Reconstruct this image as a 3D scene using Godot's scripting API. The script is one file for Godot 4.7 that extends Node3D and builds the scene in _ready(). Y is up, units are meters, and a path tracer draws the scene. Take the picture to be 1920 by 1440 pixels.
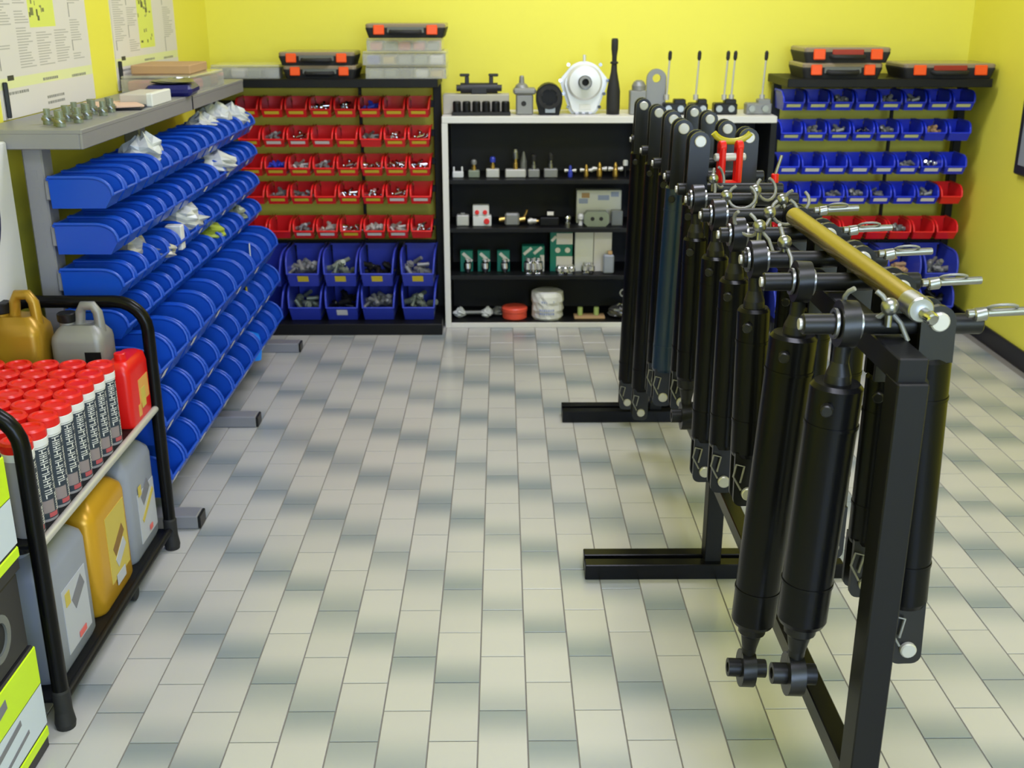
extends Node3D
# Hydraulics shop: yellow room, tiled floor, bin racks on three sides, a display cabinet, a stand of hanging cylinders and a trolley of oil.
# World: x right, y up, the camera looks along -z; the left wall stands at x = -1.29, the right wall at 2.08, the back wall at z = -5.08.

const ORD = ["first", "second", "third", "fourth", "fifth", "sixth", "seventh", "eighth", "ninth", "tenth", "eleventh", "twelfth", "thirteenth", "fourteenth", "fifteenth", "sixteenth", "seventeenth"]
var M := {}
var rng := RandomNumberGenerator.new()
var cache := {}


# ---------------------------------------------------------------- mesh building
class B:
	var st := SurfaceTool.new()
	var grp := 0
	var uv := false
	var col := false

	func _init(with_uv := false, with_col := false):
		uv = with_uv
		col = with_col
		st.begin(Mesh.PRIMITIVE_TRIANGLES)

	func v(p: Vector3, u := Vector2.ZERO, c := Color.WHITE):
		if uv:
			st.set_uv(u)
		if col:
			st.set_color(c)
		st.add_vertex(p)

	func tri(a: Vector3, b: Vector3, c: Vector3, hint: Vector3, g := -1):
		var n := (b - a).cross(c - a)
		if n.length_squared() < 1e-18:
			return
		st.set_smooth_group(g)
		if n.dot(hint) < 0.0:
			v(a); v(b); v(c)
		else:
			v(a); v(c); v(b)

	func quad(a: Vector3, b: Vector3, c: Vector3, d: Vector3, hint: Vector3, g := -1):
		tri(a, b, c, hint, g)
		tri(a, c, d, hint, g)

	func box(xf: Transform3D, s: Vector3, bev := 0.0):
		var h := s / 2.0
		bev = minf(bev, minf(h.x, minf(h.y, h.z)) * 0.9)
		for a in 3:
			var u := (a + 1) % 3
			var w := (a + 2) % 3
			for sg in [-1.0, 1.0]:
				var q := []
				for k in [[-1, -1], [1, -1], [1, 1], [-1, 1]]:
					var p := Vector3.ZERO
					p[a] = sg * h[a]
					p[u] = k[0] * (h[u] - bev)
					p[w] = k[1] * (h[w] - bev)
					q.append(xf * p)
				var o := Vector3.ZERO
				o[a] = sg
				quad(q[0], q[1], q[2], q[3], xf.basis * o)
		if bev <= 0.0:
			return
		for a in 3:
			var u := (a + 1) % 3
			var w := (a + 2) % 3
			for s1 in [-1.0, 1.0]:
				for s2 in [-1.0, 1.0]:
					var q := []
					for k in [[0, -1], [0, 1], [1, 1], [1, -1]]:
						var p := Vector3.ZERO
						p[a] = k[1] * (h[a] - bev)
						p[u] = s1 * (h[u] - (bev if k[0] == 1 else 0.0))
						p[w] = s2 * (h[w] - (bev if k[0] == 0 else 0.0))
						q.append(xf * p)
					var o := Vector3.ZERO
					o[u] = s1
					o[w] = s2
					quad(q[0], q[1], q[2], q[3], xf.basis * o)
		for sx in [-1.0, 1.0]:
			for sy in [-1.0, 1.0]:
				for sz in [-1.0, 1.0]:
					tri(xf * Vector3(sx * h.x, sy * (h.y - bev), sz * (h.z - bev)), xf * Vector3(sx * (h.x - bev), sy * h.y, sz * (h.z - bev)), xf * Vector3(sx * (h.x - bev), sy * (h.y - bev), sz * h.z), xf.basis * Vector3(sx, sy, sz))

	func at(c: Vector3, s: Vector3, bev := 0.0):
		box(Transform3D(Basis(), c), s, bev)

	# profile points (radius, height) from the bottom up along the outside
	func lathe(xf: Transform3D, prof: Array, seg := 16, soft := false):
		grp += 1
		for i in prof.size() - 1:
			var p0: Vector2 = prof[i]
			var p1: Vector2 = prof[i + 1]
			if not soft:
				grp += 1
			for k in seg:
				var a0 := TAU * k / seg
				var a1 := TAU * (k + 1) / seg
				var r0 := Vector3(cos(a0), 0, sin(a0))
				var r1 := Vector3(cos(a1), 0, sin(a1))
				var n: Vector3 = (r0 + r1) * (p1.y - p0.y) + Vector3.UP * 2.0 * (p0.x - p1.x)
				var A := xf * (r0 * p0.x + Vector3.UP * p0.y)
				var Bq := xf * (r1 * p0.x + Vector3.UP * p0.y)
				var C := xf * (r1 * p1.x + Vector3.UP * p1.y)
				var D := xf * (r0 * p1.x + Vector3.UP * p1.y)
				n = xf.basis * n
				if p0.x < 1e-6:
					tri(A, C, D, n, grp)
				elif p1.x < 1e-6:
					tri(A, Bq, D, n, grp)
				else:
					quad(A, Bq, C, D, n, grp)

	static func along(a: Vector3, b: Vector3) -> Transform3D:
		var y := (b - a).normalized()
		var x := y.cross(Vector3.RIGHT if absf(y.x) < 0.9 else Vector3.UP).normalized()
		return Transform3D(Basis(x, y, x.cross(y)), a)

	func cyl(a: Vector3, b: Vector3, r: float, seg := 16, bev := 0.0, r2 := -1.0):
		var l := a.distance_to(b)
		if r2 < 0.0:
			r2 = r
		if bev > 0.0:
			lathe(along(a, b), [Vector2(0, 0), Vector2(r - bev, 0), Vector2(r, bev), Vector2(r2, l - bev), Vector2(r2 - bev, l), Vector2(0, l)], seg)
		else:
			lathe(along(a, b), [Vector2(0, 0), Vector2(r, 0), Vector2(r2, l), Vector2(0, l)], seg)

	func ball(c: Vector3, r: float, seg := 14, squash := 1.0):
		var p := []
		for i in 9:
			var t := -PI / 2 + PI * i / 8.0
			p.append(Vector2(maxf(0.0, cos(t) * r) if i > 0 and i < 8 else 0.0, sin(t) * r * squash))
		lathe(Transform3D(Basis(), c), p, seg, true)

	# ring with its axis along xf's y
	func ring(xf: Transform3D, ro: float, ri: float, d: float, seg := 20):
		lathe(xf, [Vector2(ri, -d / 2), Vector2(ro, -d / 2), Vector2(ro, d / 2), Vector2(ri, d / 2)], seg)
		grp += 1
		for k in seg:
			var a0 := TAU * k / seg
			var a1 := TAU * (k + 1) / seg
			var r0 := Vector3(cos(a0), 0, sin(a0)) * ri
			var r1 := Vector3(cos(a1), 0, sin(a1)) * ri
			var e := Vector3.UP * d / 2
			quad(xf * (r0 - e), xf * (r1 - e), xf * (r1 + e), xf * (r0 + e), xf.basis * -(r0 + r1), grp)

	func tube(pts: Array, r: float, seg := 8, closed := false):
		grp += 1
		var n := pts.size()
		var rings := []
		var up := Vector3.ZERO
		for i in n:
			var a: Vector3 = pts[(i - 1 + n) % n] if closed or i > 0 else pts[0]
			var b: Vector3 = pts[(i + 1) % n] if closed or i < n - 1 else pts[n - 1]
			var t := (b - a).normalized()
			if up == Vector3.ZERO:
				up = t.cross(Vector3.RIGHT if absf(t.x) < 0.8 else Vector3.UP).normalized()
			up = (up - t * up.dot(t)).normalized()
			var w := t.cross(up)
			var rg := PackedVector3Array()
			for k in seg:
				var an := TAU * k / seg
				rg.append(pts[i] + (up * cos(an) + w * sin(an)) * r)
			rings.append(rg)
		for i in (n if closed else n - 1):
			var j := (i + 1) % n
			for k in seg:
				var l := (k + 1) % seg
				var c: Vector3 = (pts[i] + pts[j]) / 2.0
				var off := 0
				quad(rings[i][k], rings[i][l], rings[j][l], rings[j][k], (rings[i][k] + rings[i][l] + rings[j][l] + rings[j][k]) / 4.0 - c, grp)
		if not closed:
			for e in [0, n - 1]:
				var h: Vector3 = (pts[0] - pts[1]) if e == 0 else (pts[n - 1] - pts[n - 2])
				for k in seg:
					tri(pts[e], rings[e][k], rings[e][(k + 1) % seg], h)

	# polygon (counter-clockwise in xy) pushed out to depth d about z = 0
	func prism(xf: Transform3D, poly: PackedVector2Array, d: float, soft := false):
		var n := poly.size()
		var e := Vector3(0, 0, d / 2)
		grp += 1
		for i in n:
			var p := poly[i]
			var q := poly[(i + 1) % n]
			var P := Vector3(p.x, p.y, 0)
			var Q := Vector3(q.x, q.y, 0)
			quad(xf * (P - e), xf * (Q - e), xf * (Q + e), xf * (P + e), xf.basis * Vector3(q.y - p.y, p.x - q.x, 0), grp if soft else -1)
		var ix := Geometry2D.triangulate_polygon(poly)
		for s in [-1.0, 1.0]:
			for t in range(0, ix.size(), 3):
				var a := poly[ix[t]]
				var b := poly[ix[t + 1]]
				var c := poly[ix[t + 2]]
				tri(xf * (Vector3(a.x, a.y, 0) + e * s), xf * (Vector3(b.x, b.y, 0) + e * s), xf * (Vector3(c.x, c.y, 0) + e * s), xf.basis * Vector3(0, 0, s))

	# closed loops, one above the other, joined and capped
	func loft(loops: Array, soft := true):
		grp += 1
		var g := grp if soft else -1
		for i in loops.size() - 1:
			var a: PackedVector3Array = loops[i]
			var b: PackedVector3Array = loops[i + 1]
			var c := Vector3.ZERO
			for p in a:
				c += p
			for p in b:
				c += p
			c /= a.size() + b.size()
			for k in a.size():
				var l := (k + 1) % a.size()
				quad(a[k], a[l], b[l], b[k], (a[k] + a[l] + b[l] + b[k]) / 4.0 - c, g)
		for e in [0, loops.size() - 1]:
			var lp: PackedVector3Array = loops[e]
			var c := Vector3.ZERO
			for p in lp:
				c += p
			c /= lp.size()
			var o: PackedVector3Array = loops[1 if e == 0 else e - 1]
			var h := c - (o[0] + o[o.size() / 2]) / 2.0
			for k in lp.size():
				tri(c, lp[k], lp[(k + 1) % lp.size()], h)

	# a printed sheet facing +z of xf, with texture coordinates
	func sheet(xf: Transform3D, w: float, h: float):
		st.set_smooth_group(-1)
		var q := [Vector3(-w / 2, -h / 2, 0), Vector3(w / 2, -h / 2, 0), Vector3(w / 2, h / 2, 0), Vector3(-w / 2, h / 2, 0)]
		var t := [Vector2(0, 1), Vector2(1, 1), Vector2(1, 0), Vector2(0, 0)]
		for i in [0, 2, 1, 0, 3, 2]:
			v(xf * q[i], t[i])

	func done() -> ArrayMesh:
		st.generate_normals()
		return st.commit()


func rr(w: float, d: float, r: float, y: float, cx := 0.0, cz := 0.0, n := 4) -> PackedVector3Array:
	# rounded rectangle lying level at height y
	var o := PackedVector3Array()
	for q in 4:
		var sx: float = [1, -1, -1, 1][q]
		var sz: float = [1, 1, -1, -1][q]
		for k in n + 1:
			var a := PI / 2 * (q + float(k) / n)
			o.append(Vector3(cx + sx * (w / 2 - r) + cos(a) * r, y, cz + sz * (d / 2 - r) + sin(a) * r))
	return o


func arcpts(c: Vector2, r: float, a0: float, a1: float, n := 8) -> Array:
	var o := []
	for i in n + 1:
		var a := deg_to_rad(lerpf(a0, a1, float(i) / n))
		o.append(c + Vector2(cos(a), sin(a)) * r)
	return o


# ---------------------------------------------------------------- things and parts
func mat(key: String, c: Color, rough := 0.5, metal := 0.0) -> StandardMaterial3D:
	var m := StandardMaterial3D.new()
	m.resource_name = key
	m.albedo_color = c
	m.roughness = rough
	m.metallic = metal
	M[key] = m
	return m


func thing(called: String, label: String, category: String, at := Vector3.ZERO, turn := 0.0, group := "") -> Node3D:
	var o := Node3D.new()
	o.name = called
	add_child(o, true)
	o.position = at
	o.rotation.y = turn
	tag(o, label, category, group)
	return o


func tag(o: Node, label: String, category: String, group := "", kind := ""):
	o.set_meta("label", label)
	o.set_meta("category", category)
	if group:
		o.set_meta("group", group)
	if kind:
		o.set_meta("kind", kind)


func part(called: String, mesh: Mesh, m: Material, parent: Node, at := Vector3.ZERO) -> MeshInstance3D:
	var o := MeshInstance3D.new()
	o.name = called
	o.mesh = mesh
	o.material_override = m
	parent.add_child(o, true)
	o.position = at
	return o


func solo(called: String, mesh: Mesh, m: Material, label: String, category: String, at := Vector3.ZERO, turn := 0.0, group := "", kind := "") -> MeshInstance3D:
	var o := part(called, mesh, m, self, at)
	o.rotation.y = turn
	tag(o, label, category, group, kind)
	return o


func struct(called: String, mesh: Mesh, m: Material, label: String, category: String) -> MeshInstance3D:
	var o := part(called, mesh, m, self)
	tag(o, label, category, "", "structure")
	return o


func again(src: Node3D, at: Vector3, label: String) -> Node3D:
	var o: Node3D = src.duplicate()
	o.name = src.name.rstrip("0123456789")
	add_child(o, true)
	o.position = at
	o.set_meta("label", label)
	return o


func bx(s: Vector3, bev := 0.002, c := Vector3.ZERO) -> ArrayMesh:
	var b := B.new()
	b.at(c, s, bev)
	return b.done()


func tex(im: Image) -> ImageTexture:
	return ImageTexture.create_from_image(im)


# ---------------------------------------------------------------- the scene
func _ready():
	rng.seed = 7
	# camera
	var cam := Camera3D.new()
	cam.name = "camera"
	add_child(cam)
	cam.position = Vector3(0, 1.40, 0)
	cam.rotation = Vector3(deg_to_rad(-19.35), deg_to_rad(-0.55), 0)
	cam.fov = rad_to_deg(2.0 * atan(720.0 / 2060.0))
	cam.near = 0.05
	cam.current = true
	# the soft focus of the compact camera: sharp on the nearest cylinders
	var lens := CameraAttributesPhysical.new()
	lens.frustum_focal_length = 12.0 * 2060.0 / 720.0
	lens.frustum_focus_distance = 2.0
	lens.exposure_aperture = 7.0
	cam.attributes = lens
	cam.fov = rad_to_deg(2.0 * atan(720.0 / 2060.0))
	# sky and exposure
	var env := Environment.new()
	env.background_mode = Environment.BG_SKY
	var sm := ProceduralSkyMaterial.new()
	sm.sky_top_color = Color(0.55, 0.70, 0.95)
	sm.sky_horizon_color = Color(0.86, 0.91, 1.0)
	sm.ground_horizon_color = Color(0.62, 0.62, 0.60)
	sm.ground_bottom_color = Color(0.45, 0.45, 0.44)
	sm.energy_multiplier = 1.6
	env.sky = Sky.new()
	env.sky.sky_material = sm
	env.tonemap_mode = Environment.TONE_MAPPER_LINEAR
	env.tonemap_exposure = 0.94
	env.sdfgi_enabled = true
	env.ssao_enabled = true
	env.ssil_enabled = true
	var we := WorldEnvironment.new()
	we.name = "environment"
	we.environment = env
	add_child(we)
	# daylight in the shop window behind the camera
	var wl := AreaLight3D.new()
	wl.name = "window_daylight"
	add_child(wl)
	wl.area_size = Vector2(1.8, 1.9)
	wl.position = Vector3(1.1, 1.5, 2.26)
	wl.light_color = Color(0.74, 0.84, 1.0)
	wl.light_energy = WINDOW_ENERGY
	wl.area_range = 12.0
	wl.area_attenuation = 2.0
	wl.shadow_enabled = true
	materials()
	shell()
	ceiling_lights()
	left_wall()
	left_rack()
	red_rack()
	cabinet()
	right_rack()
	cylinder_stand()
	trolley()


const WINDOW_ENERGY = 12.5
const LAMP_ENERGY = 4.7


func materials():
	mat("yellow_paint", Color(0.93, 0.897, 0.32), 0.55)
	mat("white_paint", Color(0.86, 0.86, 0.84), 0.7)
	mat("grout", Color(0.50, 0.48, 0.45), 0.9)
	var t := mat("tile", Color(1, 1, 1), 0.22)
	t.vertex_color_use_as_albedo = true
	mat("dark_base", Color(0.13, 0.125, 0.14), 0.45)
	mat("black", Color(0.07, 0.07, 0.077), 0.45).metallic_specular = 0.35
	mat("black_gloss", Color(0.045, 0.045, 0.05), 0.27).metallic_specular = 0.3
	mat("black_paint", Color(0.05, 0.05, 0.055), 0.35)
	mat("black_matt", Color(0.12, 0.118, 0.12), 0.7)
	mat("grey_steel", Color(0.56, 0.56, 0.58), 0.45, 0.25)
	mat("white_edge", Color(0.86, 0.85, 0.83), 0.5)
	mat("red_plastic", Color(0.90, 0.14, 0.15), 0.26)
	mat("blue_plastic", Color(0.08, 0.30, 0.74), 0.3)
	mat("royal_plastic", Color(0.11, 0.20, 0.80), 0.3)
	mat("dull_blue", Color(0.20, 0.26, 0.72), 0.35)
	mat("paper_yellow", Color(0.86, 0.76, 0.20), 0.7)
	mat("paper_white", Color(0.88, 0.86, 0.85), 0.7)
	mat("zinc", Color(0.60, 0.60, 0.59), 0.3, 0.9)
	mat("chrome", Color(0.86, 0.86, 0.87), 0.12, 1.0)
	mat("brass", Color(0.80, 0.66, 0.36), 0.28, 0.9)
	mat("gold_zinc", Color(0.66, 0.58, 0.32), 0.24, 0.85)
	mat("cast_grey", Color(0.55, 0.55, 0.54), 0.5, 0.4)
	mat("silver_cast", Color(0.88, 0.88, 0.88), 0.38, 0.35)
	mat("dark_steel", Color(0.13, 0.13, 0.13), 0.4, 0.5)
	mat("white_plastic", Color(0.87, 0.87, 0.86), 0.4)
	mat("orange_plastic", Color(0.95, 0.32, 0.08), 0.35)
	mat("navy", Color(0.07, 0.12, 0.26), 0.3)
	mat("steel_blue", Color(0.08, 0.17, 0.28), 0.3)
	mat("green_card", Color(0.05, 0.48, 0.42), 0.5)
	mat("clear_bag", Color(0.80, 0.81, 0.80), 0.25)
	mat("pin_white", Color(0.76, 0.75, 0.72), 0.38, 0.3)
	mat("gold_can", Color(0.66, 0.51, 0.14), 0.36, 0.35)
	mat("grey_can", Color(0.56, 0.58, 0.63), 0.4)
	mat("red_can", Color(0.86, 0.08, 0.06), 0.35)
	mat("lime", Color(0.80, 0.93, 0.05), 0.4)
	mat("grey_green", Color(0.52, 0.55, 0.48), 0.45, 0.3)
	mat("cardboard", Color(0.72, 0.58, 0.42), 0.8)
	mat("sky_blue", Color(0.05, 0.52, 0.95), 0.35)
	mat("pale_red", Color(0.86, 0.40, 0.38), 0.5)
	var cl := mat("clear_plastic", Color(0.86, 0.86, 0.84, 0.30), 0.12)
	cl.transparency = BaseMaterial3D.TRANSPARENCY_ALPHA
	var gl := mat("window_glass", Color(1, 1, 1, 0.06), 0.02)
	gl.transparency = BaseMaterial3D.TRANSPARENCY_ALPHA
	var n := FastNoiseLite.new()
	n.frequency = 0.02
	n.seed = 3
	var nt := NoiseTexture2D.new()
	nt.width = 256
	nt.height = 256
	nt.seamless = true
	nt.noise = n
	M.yellow_paint.heightmap_enabled = true
	M.yellow_paint.heightmap_texture = nt
	M.yellow_paint.heightmap_scale = 0.05
	M.yellow_paint.uv1_triplanar = true
	M.yellow_paint.uv1_world_triplanar = true
	M.yellow_paint.uv1_scale = Vector3(3, 3, 3)


func tile_mesh(dark_near: bool, variant: int) -> ArrayMesh:
	var b := B.new(false, true)
	var hw := 0.0482
	var hl := 0.0978
	var e := 0.0006
	var light := Color(0.745, 0.735, 0.715).srgb_to_linear()
	var dark := Color(0.545, 0.575, 0.585).srgb_to_linear()
	var depth: float = [1.0, 0.8, 0.62, 1.1][variant]
	var run: float = [0.62, 0.75, 0.55, 0.68][variant]
	light = light * [1.0, 0.97, 1.02, 0.985][variant]
	var n := 9
	for i in n:
		var t0 := float(i) / n
		var t1 := float(i + 1) / n
		var z0 := lerpf(-hl + e, hl - e, t0)
		var z1 := lerpf(-hl + e, hl - e, t1)
		var c := []
		for t in [t0, t1]:
			var q: float = 1.0 - t if dark_near else t   # 0 at the dark end
			c.append(light.lerp(dark, clampf(depth * (1.0 - smoothstep(0.0, run, q)), 0.0, 1.0)))
		b.st.set_smooth_group(-1)
		var p := [Vector3(-hw + e, 0, z0), Vector3(hw - e, 0, z0), Vector3(hw - e, 0, z1), Vector3(-hw + e, 0, z1)]
		var k := [0, 0, 1, 1]
		for m in [0, 1, 2, 0, 2, 3]:
			b.v(p[m], Vector2.ZERO, c[k[m]])
		for sx in [-1.0, 1.0]:
			var r := [Vector3(sx * (hw - e), 0, z0), Vector3(sx * hw, -e, z0), Vector3(sx * hw, -e, z1), Vector3(sx * (hw - e), 0, z1)]
			for m in ([0, 1, 2, 0, 2, 3] if sx < 0 else [0, 2, 1, 0, 3, 2]):
				b.v(r[m], Vector2.ZERO, c[1 if m > 1 else 0])
			var w := [Vector3(sx * hw, -e, z0), Vector3(sx * hw, -0.007, z0), Vector3(sx * hw, -0.007, z1), Vector3(sx * hw, -e, z1)]
			for m in ([0, 1, 2, 0, 2, 3] if sx < 0 else [0, 2, 1, 0, 3, 2]):
				b.v(w[m], Vector2.ZERO, c[1 if m > 1 else 0])
		if i == 0 or i == n - 1:
			var sz := -1.0 if i == 0 else 1.0
			var cc: Color = c[0 if i == 0 else 1]
			for yy in [[0.0, e, -e, 0.0], [-e, 0.0, -0.007, 0.0]]:
				var r := [Vector3(-hw + yy[1], yy[0], sz * (hl - yy[1])), Vector3(hw - yy[1], yy[0], sz * (hl - yy[1])), Vector3(hw - yy[3], yy[2], sz * (hl - yy[3])), Vector3(-hw + yy[3], yy[2], sz * (hl - yy[3]))]
				for m in ([0, 2, 1, 0, 3, 2] if sz < 0 else [0, 1, 2, 0, 2, 3]):
					b.v(r[m], Vector2.ZERO, cc)
	return b.done()


func shell():
	var slab := B.new()
	slab.at(Vector3(0.395, -0.0575, -1.39), Vector3(3.8, 0.11, 7.8))
	var fl := struct("floor", slab.done(), M.grout, "floor of oblong glazed tiles shading from white to grey", "floor")
	var kinds := []
	for d in [false, true]:
		for k in 4:
			kinds.append(tile_mesh(d, k))
	var spots := []
	for c in range(-13, 20):
		for j in range(-25, 25):
			var k0 := -c + 2 * j
			var z := -1.835 - 0.0995 * (k0 + 1)
			if z < -5.0 or z > 2.2:
				continue
			var x := 0.049 + 0.0993 * (c + 0.5)
			var near_dark := posmod(k0 + c, 4) == 0
			var kind: int = (4 if near_dark else 0) + [0, 0, 1, 1, 2, 3][rng.randi() % 6]
			var seen := z < -1.66 and z > -4.75 and x > 0.47 * z - 0.02 and x < -0.5 * z and x > -1.0
			if x > 0.56 and z > -3.3 and x < -0.30 * z:
				seen = true
			spots.append([Vector3(x, rng.randf_range(-0.00015, 0.00015), z), kind, (10.0 if not seen else 0.0) - z])
	spots.sort_custom(func(a, b): return a[2] < b[2])
	var rest := SurfaceTool.new()
	rest.begin(Mesh.PRIMITIVE_TRIANGLES)
	for i in spots.size():
		var s: Array = spots[i]
		if i < 300:
			part("tile", kinds[s[1]], M.tile, fl, s[0])
		else:
			rest.append_from(kinds[s[1]], 0, Transform3D(Basis(), s[0]))
	var far := part("far_tiles", rest.commit(), M.tile, fl)
	far.set_meta("kind", "stuff")
	var b := B.new()
	b.at(Vector3(0.395, 1.4, -5.18), Vector3(3.8, 2.8, 0.2))
	struct("wall_back", b.done(), M.yellow_paint, "bright yellow wall behind the bin racks and cabinet", "wall")
	b = B.new()
	b.at(Vector3(-1.39, 1.4, -1.39), Vector3(0.2, 2.8, 7.38))
	struct("wall_left", b.done(), M.yellow_paint, "yellow wall with two posters on the left", "wall")
	b = B.new()
	b.at(Vector3(2.18, 1.4, -1.39), Vector3(0.2, 2.8, 7.38))
	struct("wall_right", b.done(), M.yellow_paint, "bare yellow wall on the right with dark baseboard", "wall")
	b = B.new()
	b.at(Vector3(0.395, 0.275, 2.4), Vector3(3.8, 0.55, 0.2))
	b.at(Vector3(0.395, 2.625, 2.4), Vector3(3.8, 0.35, 0.2))
	b.at(Vector3(-0.65, 1.5, 2.4), Vector3(1.7, 1.9, 0.2))
	b.at(Vector3(2.15, 1.5, 2.4), Vector3(0.3, 1.9, 0.2))
	struct("wall_front", b.done(), M.yellow_paint, "yellow wall with the shop window behind the viewer", "wall")
	b = B.new()
	b.at(Vector3(0.395, 2.9, -1.39), Vector3(3.8, 0.2, 7.78))
	struct("ceiling", b.done(), M.white_paint, "plain white ceiling above the shop", "ceiling")
	b = B.new()
	for x in [0.225, 1.1, 1.975]:
		b.at(Vector3(x, 1.5, 2.4), Vector3(0.05, 1.9, 0.08), 0.004)
	for y in [0.575, 2.425]:
		b.at(Vector3(1.1, y, 2.4), Vector3(1.8, 0.05, 0.08), 0.004)
	var w := struct("window_1", b.done(), M.white_paint, "white framed shop window behind the viewer", "window")
	for x in [0.6625, 1.5375]:
		part("pane", bx(Vector3(0.825, 1.8, 0.006), 0.0), M.window_glass, w, Vector3(x, 1.5, 2.4))
	struct("baseboard_right", bx(Vector3(0.014, 0.075, 7.0), 0.003, Vector3(2.073, 0.0375, -1.5)), M.dark_base, "dark baseboard along the right yellow wall", "baseboard")
	struct("baseboard_back", bx(Vector3(3.34, 0.075, 0.014), 0.003, Vector3(0.395, 0.0375, -5.073)), M.dark_base, "dark baseboard along the back yellow wall", "baseboard")
	struct("baseboard_left", bx(Vector3(0.014, 0.075, 7.0), 0.003, Vector3(-1.283, 0.0375, -1.5)), M.dark_base, "dark baseboard along the left yellow wall", "baseboard")


func ceiling_lights():
	var glow := mat("lamp_diffuser", Color(1, 1, 1), 0.6)
	glow.emission_enabled = true
	glow.emission = Color(1.0, 0.98, 0.94)
	glow.emission_energy_multiplier = 2.0
	var i := 0
	for z in [-3.65, -0.9]:
		var t := thing("ceiling_lamp", ["white ceiling lamp panel above the rack aisle", "white ceiling lamp panel near the shop window"][i], "lamp", Vector3(0.42, 2.8, z))
		var b := B.new()
		for s in [[0.0, 0.31, 1.24, 0.02], [0.0, -0.31, 1.24, 0.02], [0.61, 0.0, 0.02, 0.62], [-0.61, 0.0, 0.02, 0.62]]:
			b.at(Vector3(s[0], -0.03, s[1]), Vector3(s[2], 0.06, s[3]), 0.003)
		part("housing", b.done(), M.white_paint, t)
		part("diffuser", bx(Vector3(1.2, 0.012, 0.6), 0.0), glow, t, Vector3(0, -0.04, 0))
		var l := AreaLight3D.new()
		l.name = "lamp_light"
		t.add_child(l)
		l.area_size = Vector2(1.2, 0.6)
		l.position = Vector3(0, -0.065, 0)
		l.rotation.x = -PI / 2
		l.light_color = Color(0.90, 0.91, 1.0)
		l.light_energy = LAMP_ENERGY
		l.area_range = 12.0
		l.area_attenuation = 2.0
		l.shadow_enabled = true
		i += 1


# ---------------------------------------------------------------- storage bins
func bin_mesh(w: float, d: float, h: float, lip: float) -> ArrayMesh:
	var key := "bin%.3f_%.3f_%.3f_%.3f" % [w, d, h, lip]
	if cache.has(key):
		return cache[key]
	var b := B.new()
	var t := 0.0028
	# side outline: x = depth from the back, y = height
	var top := [Vector2(0.0, h)]
	for k in 7:
		var a := PI / 2 * k / 6.0
		top.append(Vector2(d * 0.64 + d * 0.36 * pow(sin(a), 0.9), lip + (h - lip) * pow(cos(a), 0.9) if k < 6 else lip))
	var side := PackedVector2Array([Vector2(0, 0), Vector2(d * 0.86, 0)])
	for i in range(top.size() - 1, -1, -1):
		side.append(top[i])
	var wi := w / 2 - 0.005
	var lean := 0.075   # the sides splay outwards
	var foot := wi - lean * h
	for s in [-1.0, 1.0]:
		b.prism(Transform3D(Basis(Vector3(0, 0, 1), Vector3(s * lean, 1, 0), Vector3(-1, 0, 0)), Vector3(s * foot, 0, 0)), side, t)
		var rim := []
		for p in top:
			rim.append(Vector3(s * (foot + lean * p.y), p.y, p.x))
		b.tube(rim, 0.0046, 8)
	b.at(Vector3(0, t / 2 + 0.0005, d * 0.43), Vector3(foot * 2, t, d * 0.86))
	b.at(Vector3(0, h / 2, t / 2), Vector3(foot * 2, h, t))
	b.at(Vector3(0, h - 0.004, -0.0005), Vector3(w - 0.004, 0.008, 0.007), 0.001)
	b.prism(Transform3D(Basis(Vector3(0, 0, 1), Vector3(0, 1, 0), Vector3(-1, 0, 0)), Vector3.ZERO), PackedVector2Array([Vector2(d * 0.86 - t, 0), Vector2(d * 0.86, 0), Vector2(d, lip), Vector2(d - t, lip)]), foot * 2 + 0.002)
	var wl := foot + lean * lip
	b.tube([Vector3(-wl, lip, d - 0.001), Vector3(wl, lip, d - 0.001)], 0.0042, 8)
	cache[key] = b.done()
	return cache[key]


# a paper slip on the lip of a bin
func slip_mesh(w: float, d: float, lip: float, share: float, high: float) -> ArrayMesh:
	var key := "slip%.3f_%.3f_%.3f_%.2f_%.2f" % [w, d, lip, share, high]
	if cache.has(key):
		return cache[key]
	var b := B.new()
	var n := Vector3(0, -d * 0.14, lip).normalized()
	var up := Vector3(0, lip, d * 0.14).normalized()
	var c := Vector3(0, lip * 0.66, d * 0.86 + d * 0.14 * 0.66) + n * 0.003
	b.box(Transform3D(Basis(Vector3.RIGHT, up, n), c), Vector3(w * share, lip * high, 0.0012))
	cache[key] = b.done()
	return cache[key]


func heap_mesh(w: float, d: float, h: float, kind: int) -> ArrayMesh:
	var key := "heap%.3f_%.3f_%d" % [w, h, kind]
	if cache.has(key):
		return cache[key]
	var b := B.new()
	var r := RandomNumberGenerator.new()
	r.seed = 100 + kind * 7
	var n := 9 + kind % 3 * 3
	for i in n:
		var c := Vector3(r.randf_range(-0.36, 0.36) * w, h * r.randf_range(0.16, 0.5), d * r.randf_range(0.3, 0.78))
		c.y += h * 0.12 * (1.0 - absf(c.x) / w * 2.0)
		var dir := Vector3(r.randf_range(-1, 1), r.randf_range(-0.4, 0.9), r.randf_range(-1, 1)).normalized()
		var l := w * r.randf_range(0.10, 0.2)
		var rad := w * r.randf_range(0.05, 0.085)
		b.cyl(c - dir * l, c + dir * l, rad, 6 if i % 2 else 10)
		if i % 3 == 0:
			b.cyl(c + dir * l * 0.2, c + dir * l * 0.55, rad * 1.45, 6)
		if i % 4 == 1:
			b.ball(c + dir * l, rad * 1.1, 8)
	b.at(Vector3(0, h * 0.12, d * 0.46), Vector3(w * 0.84, h * 0.16, d * 0.7), h * 0.05)
	cache[key] = b.done()
	return cache[key]


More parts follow.
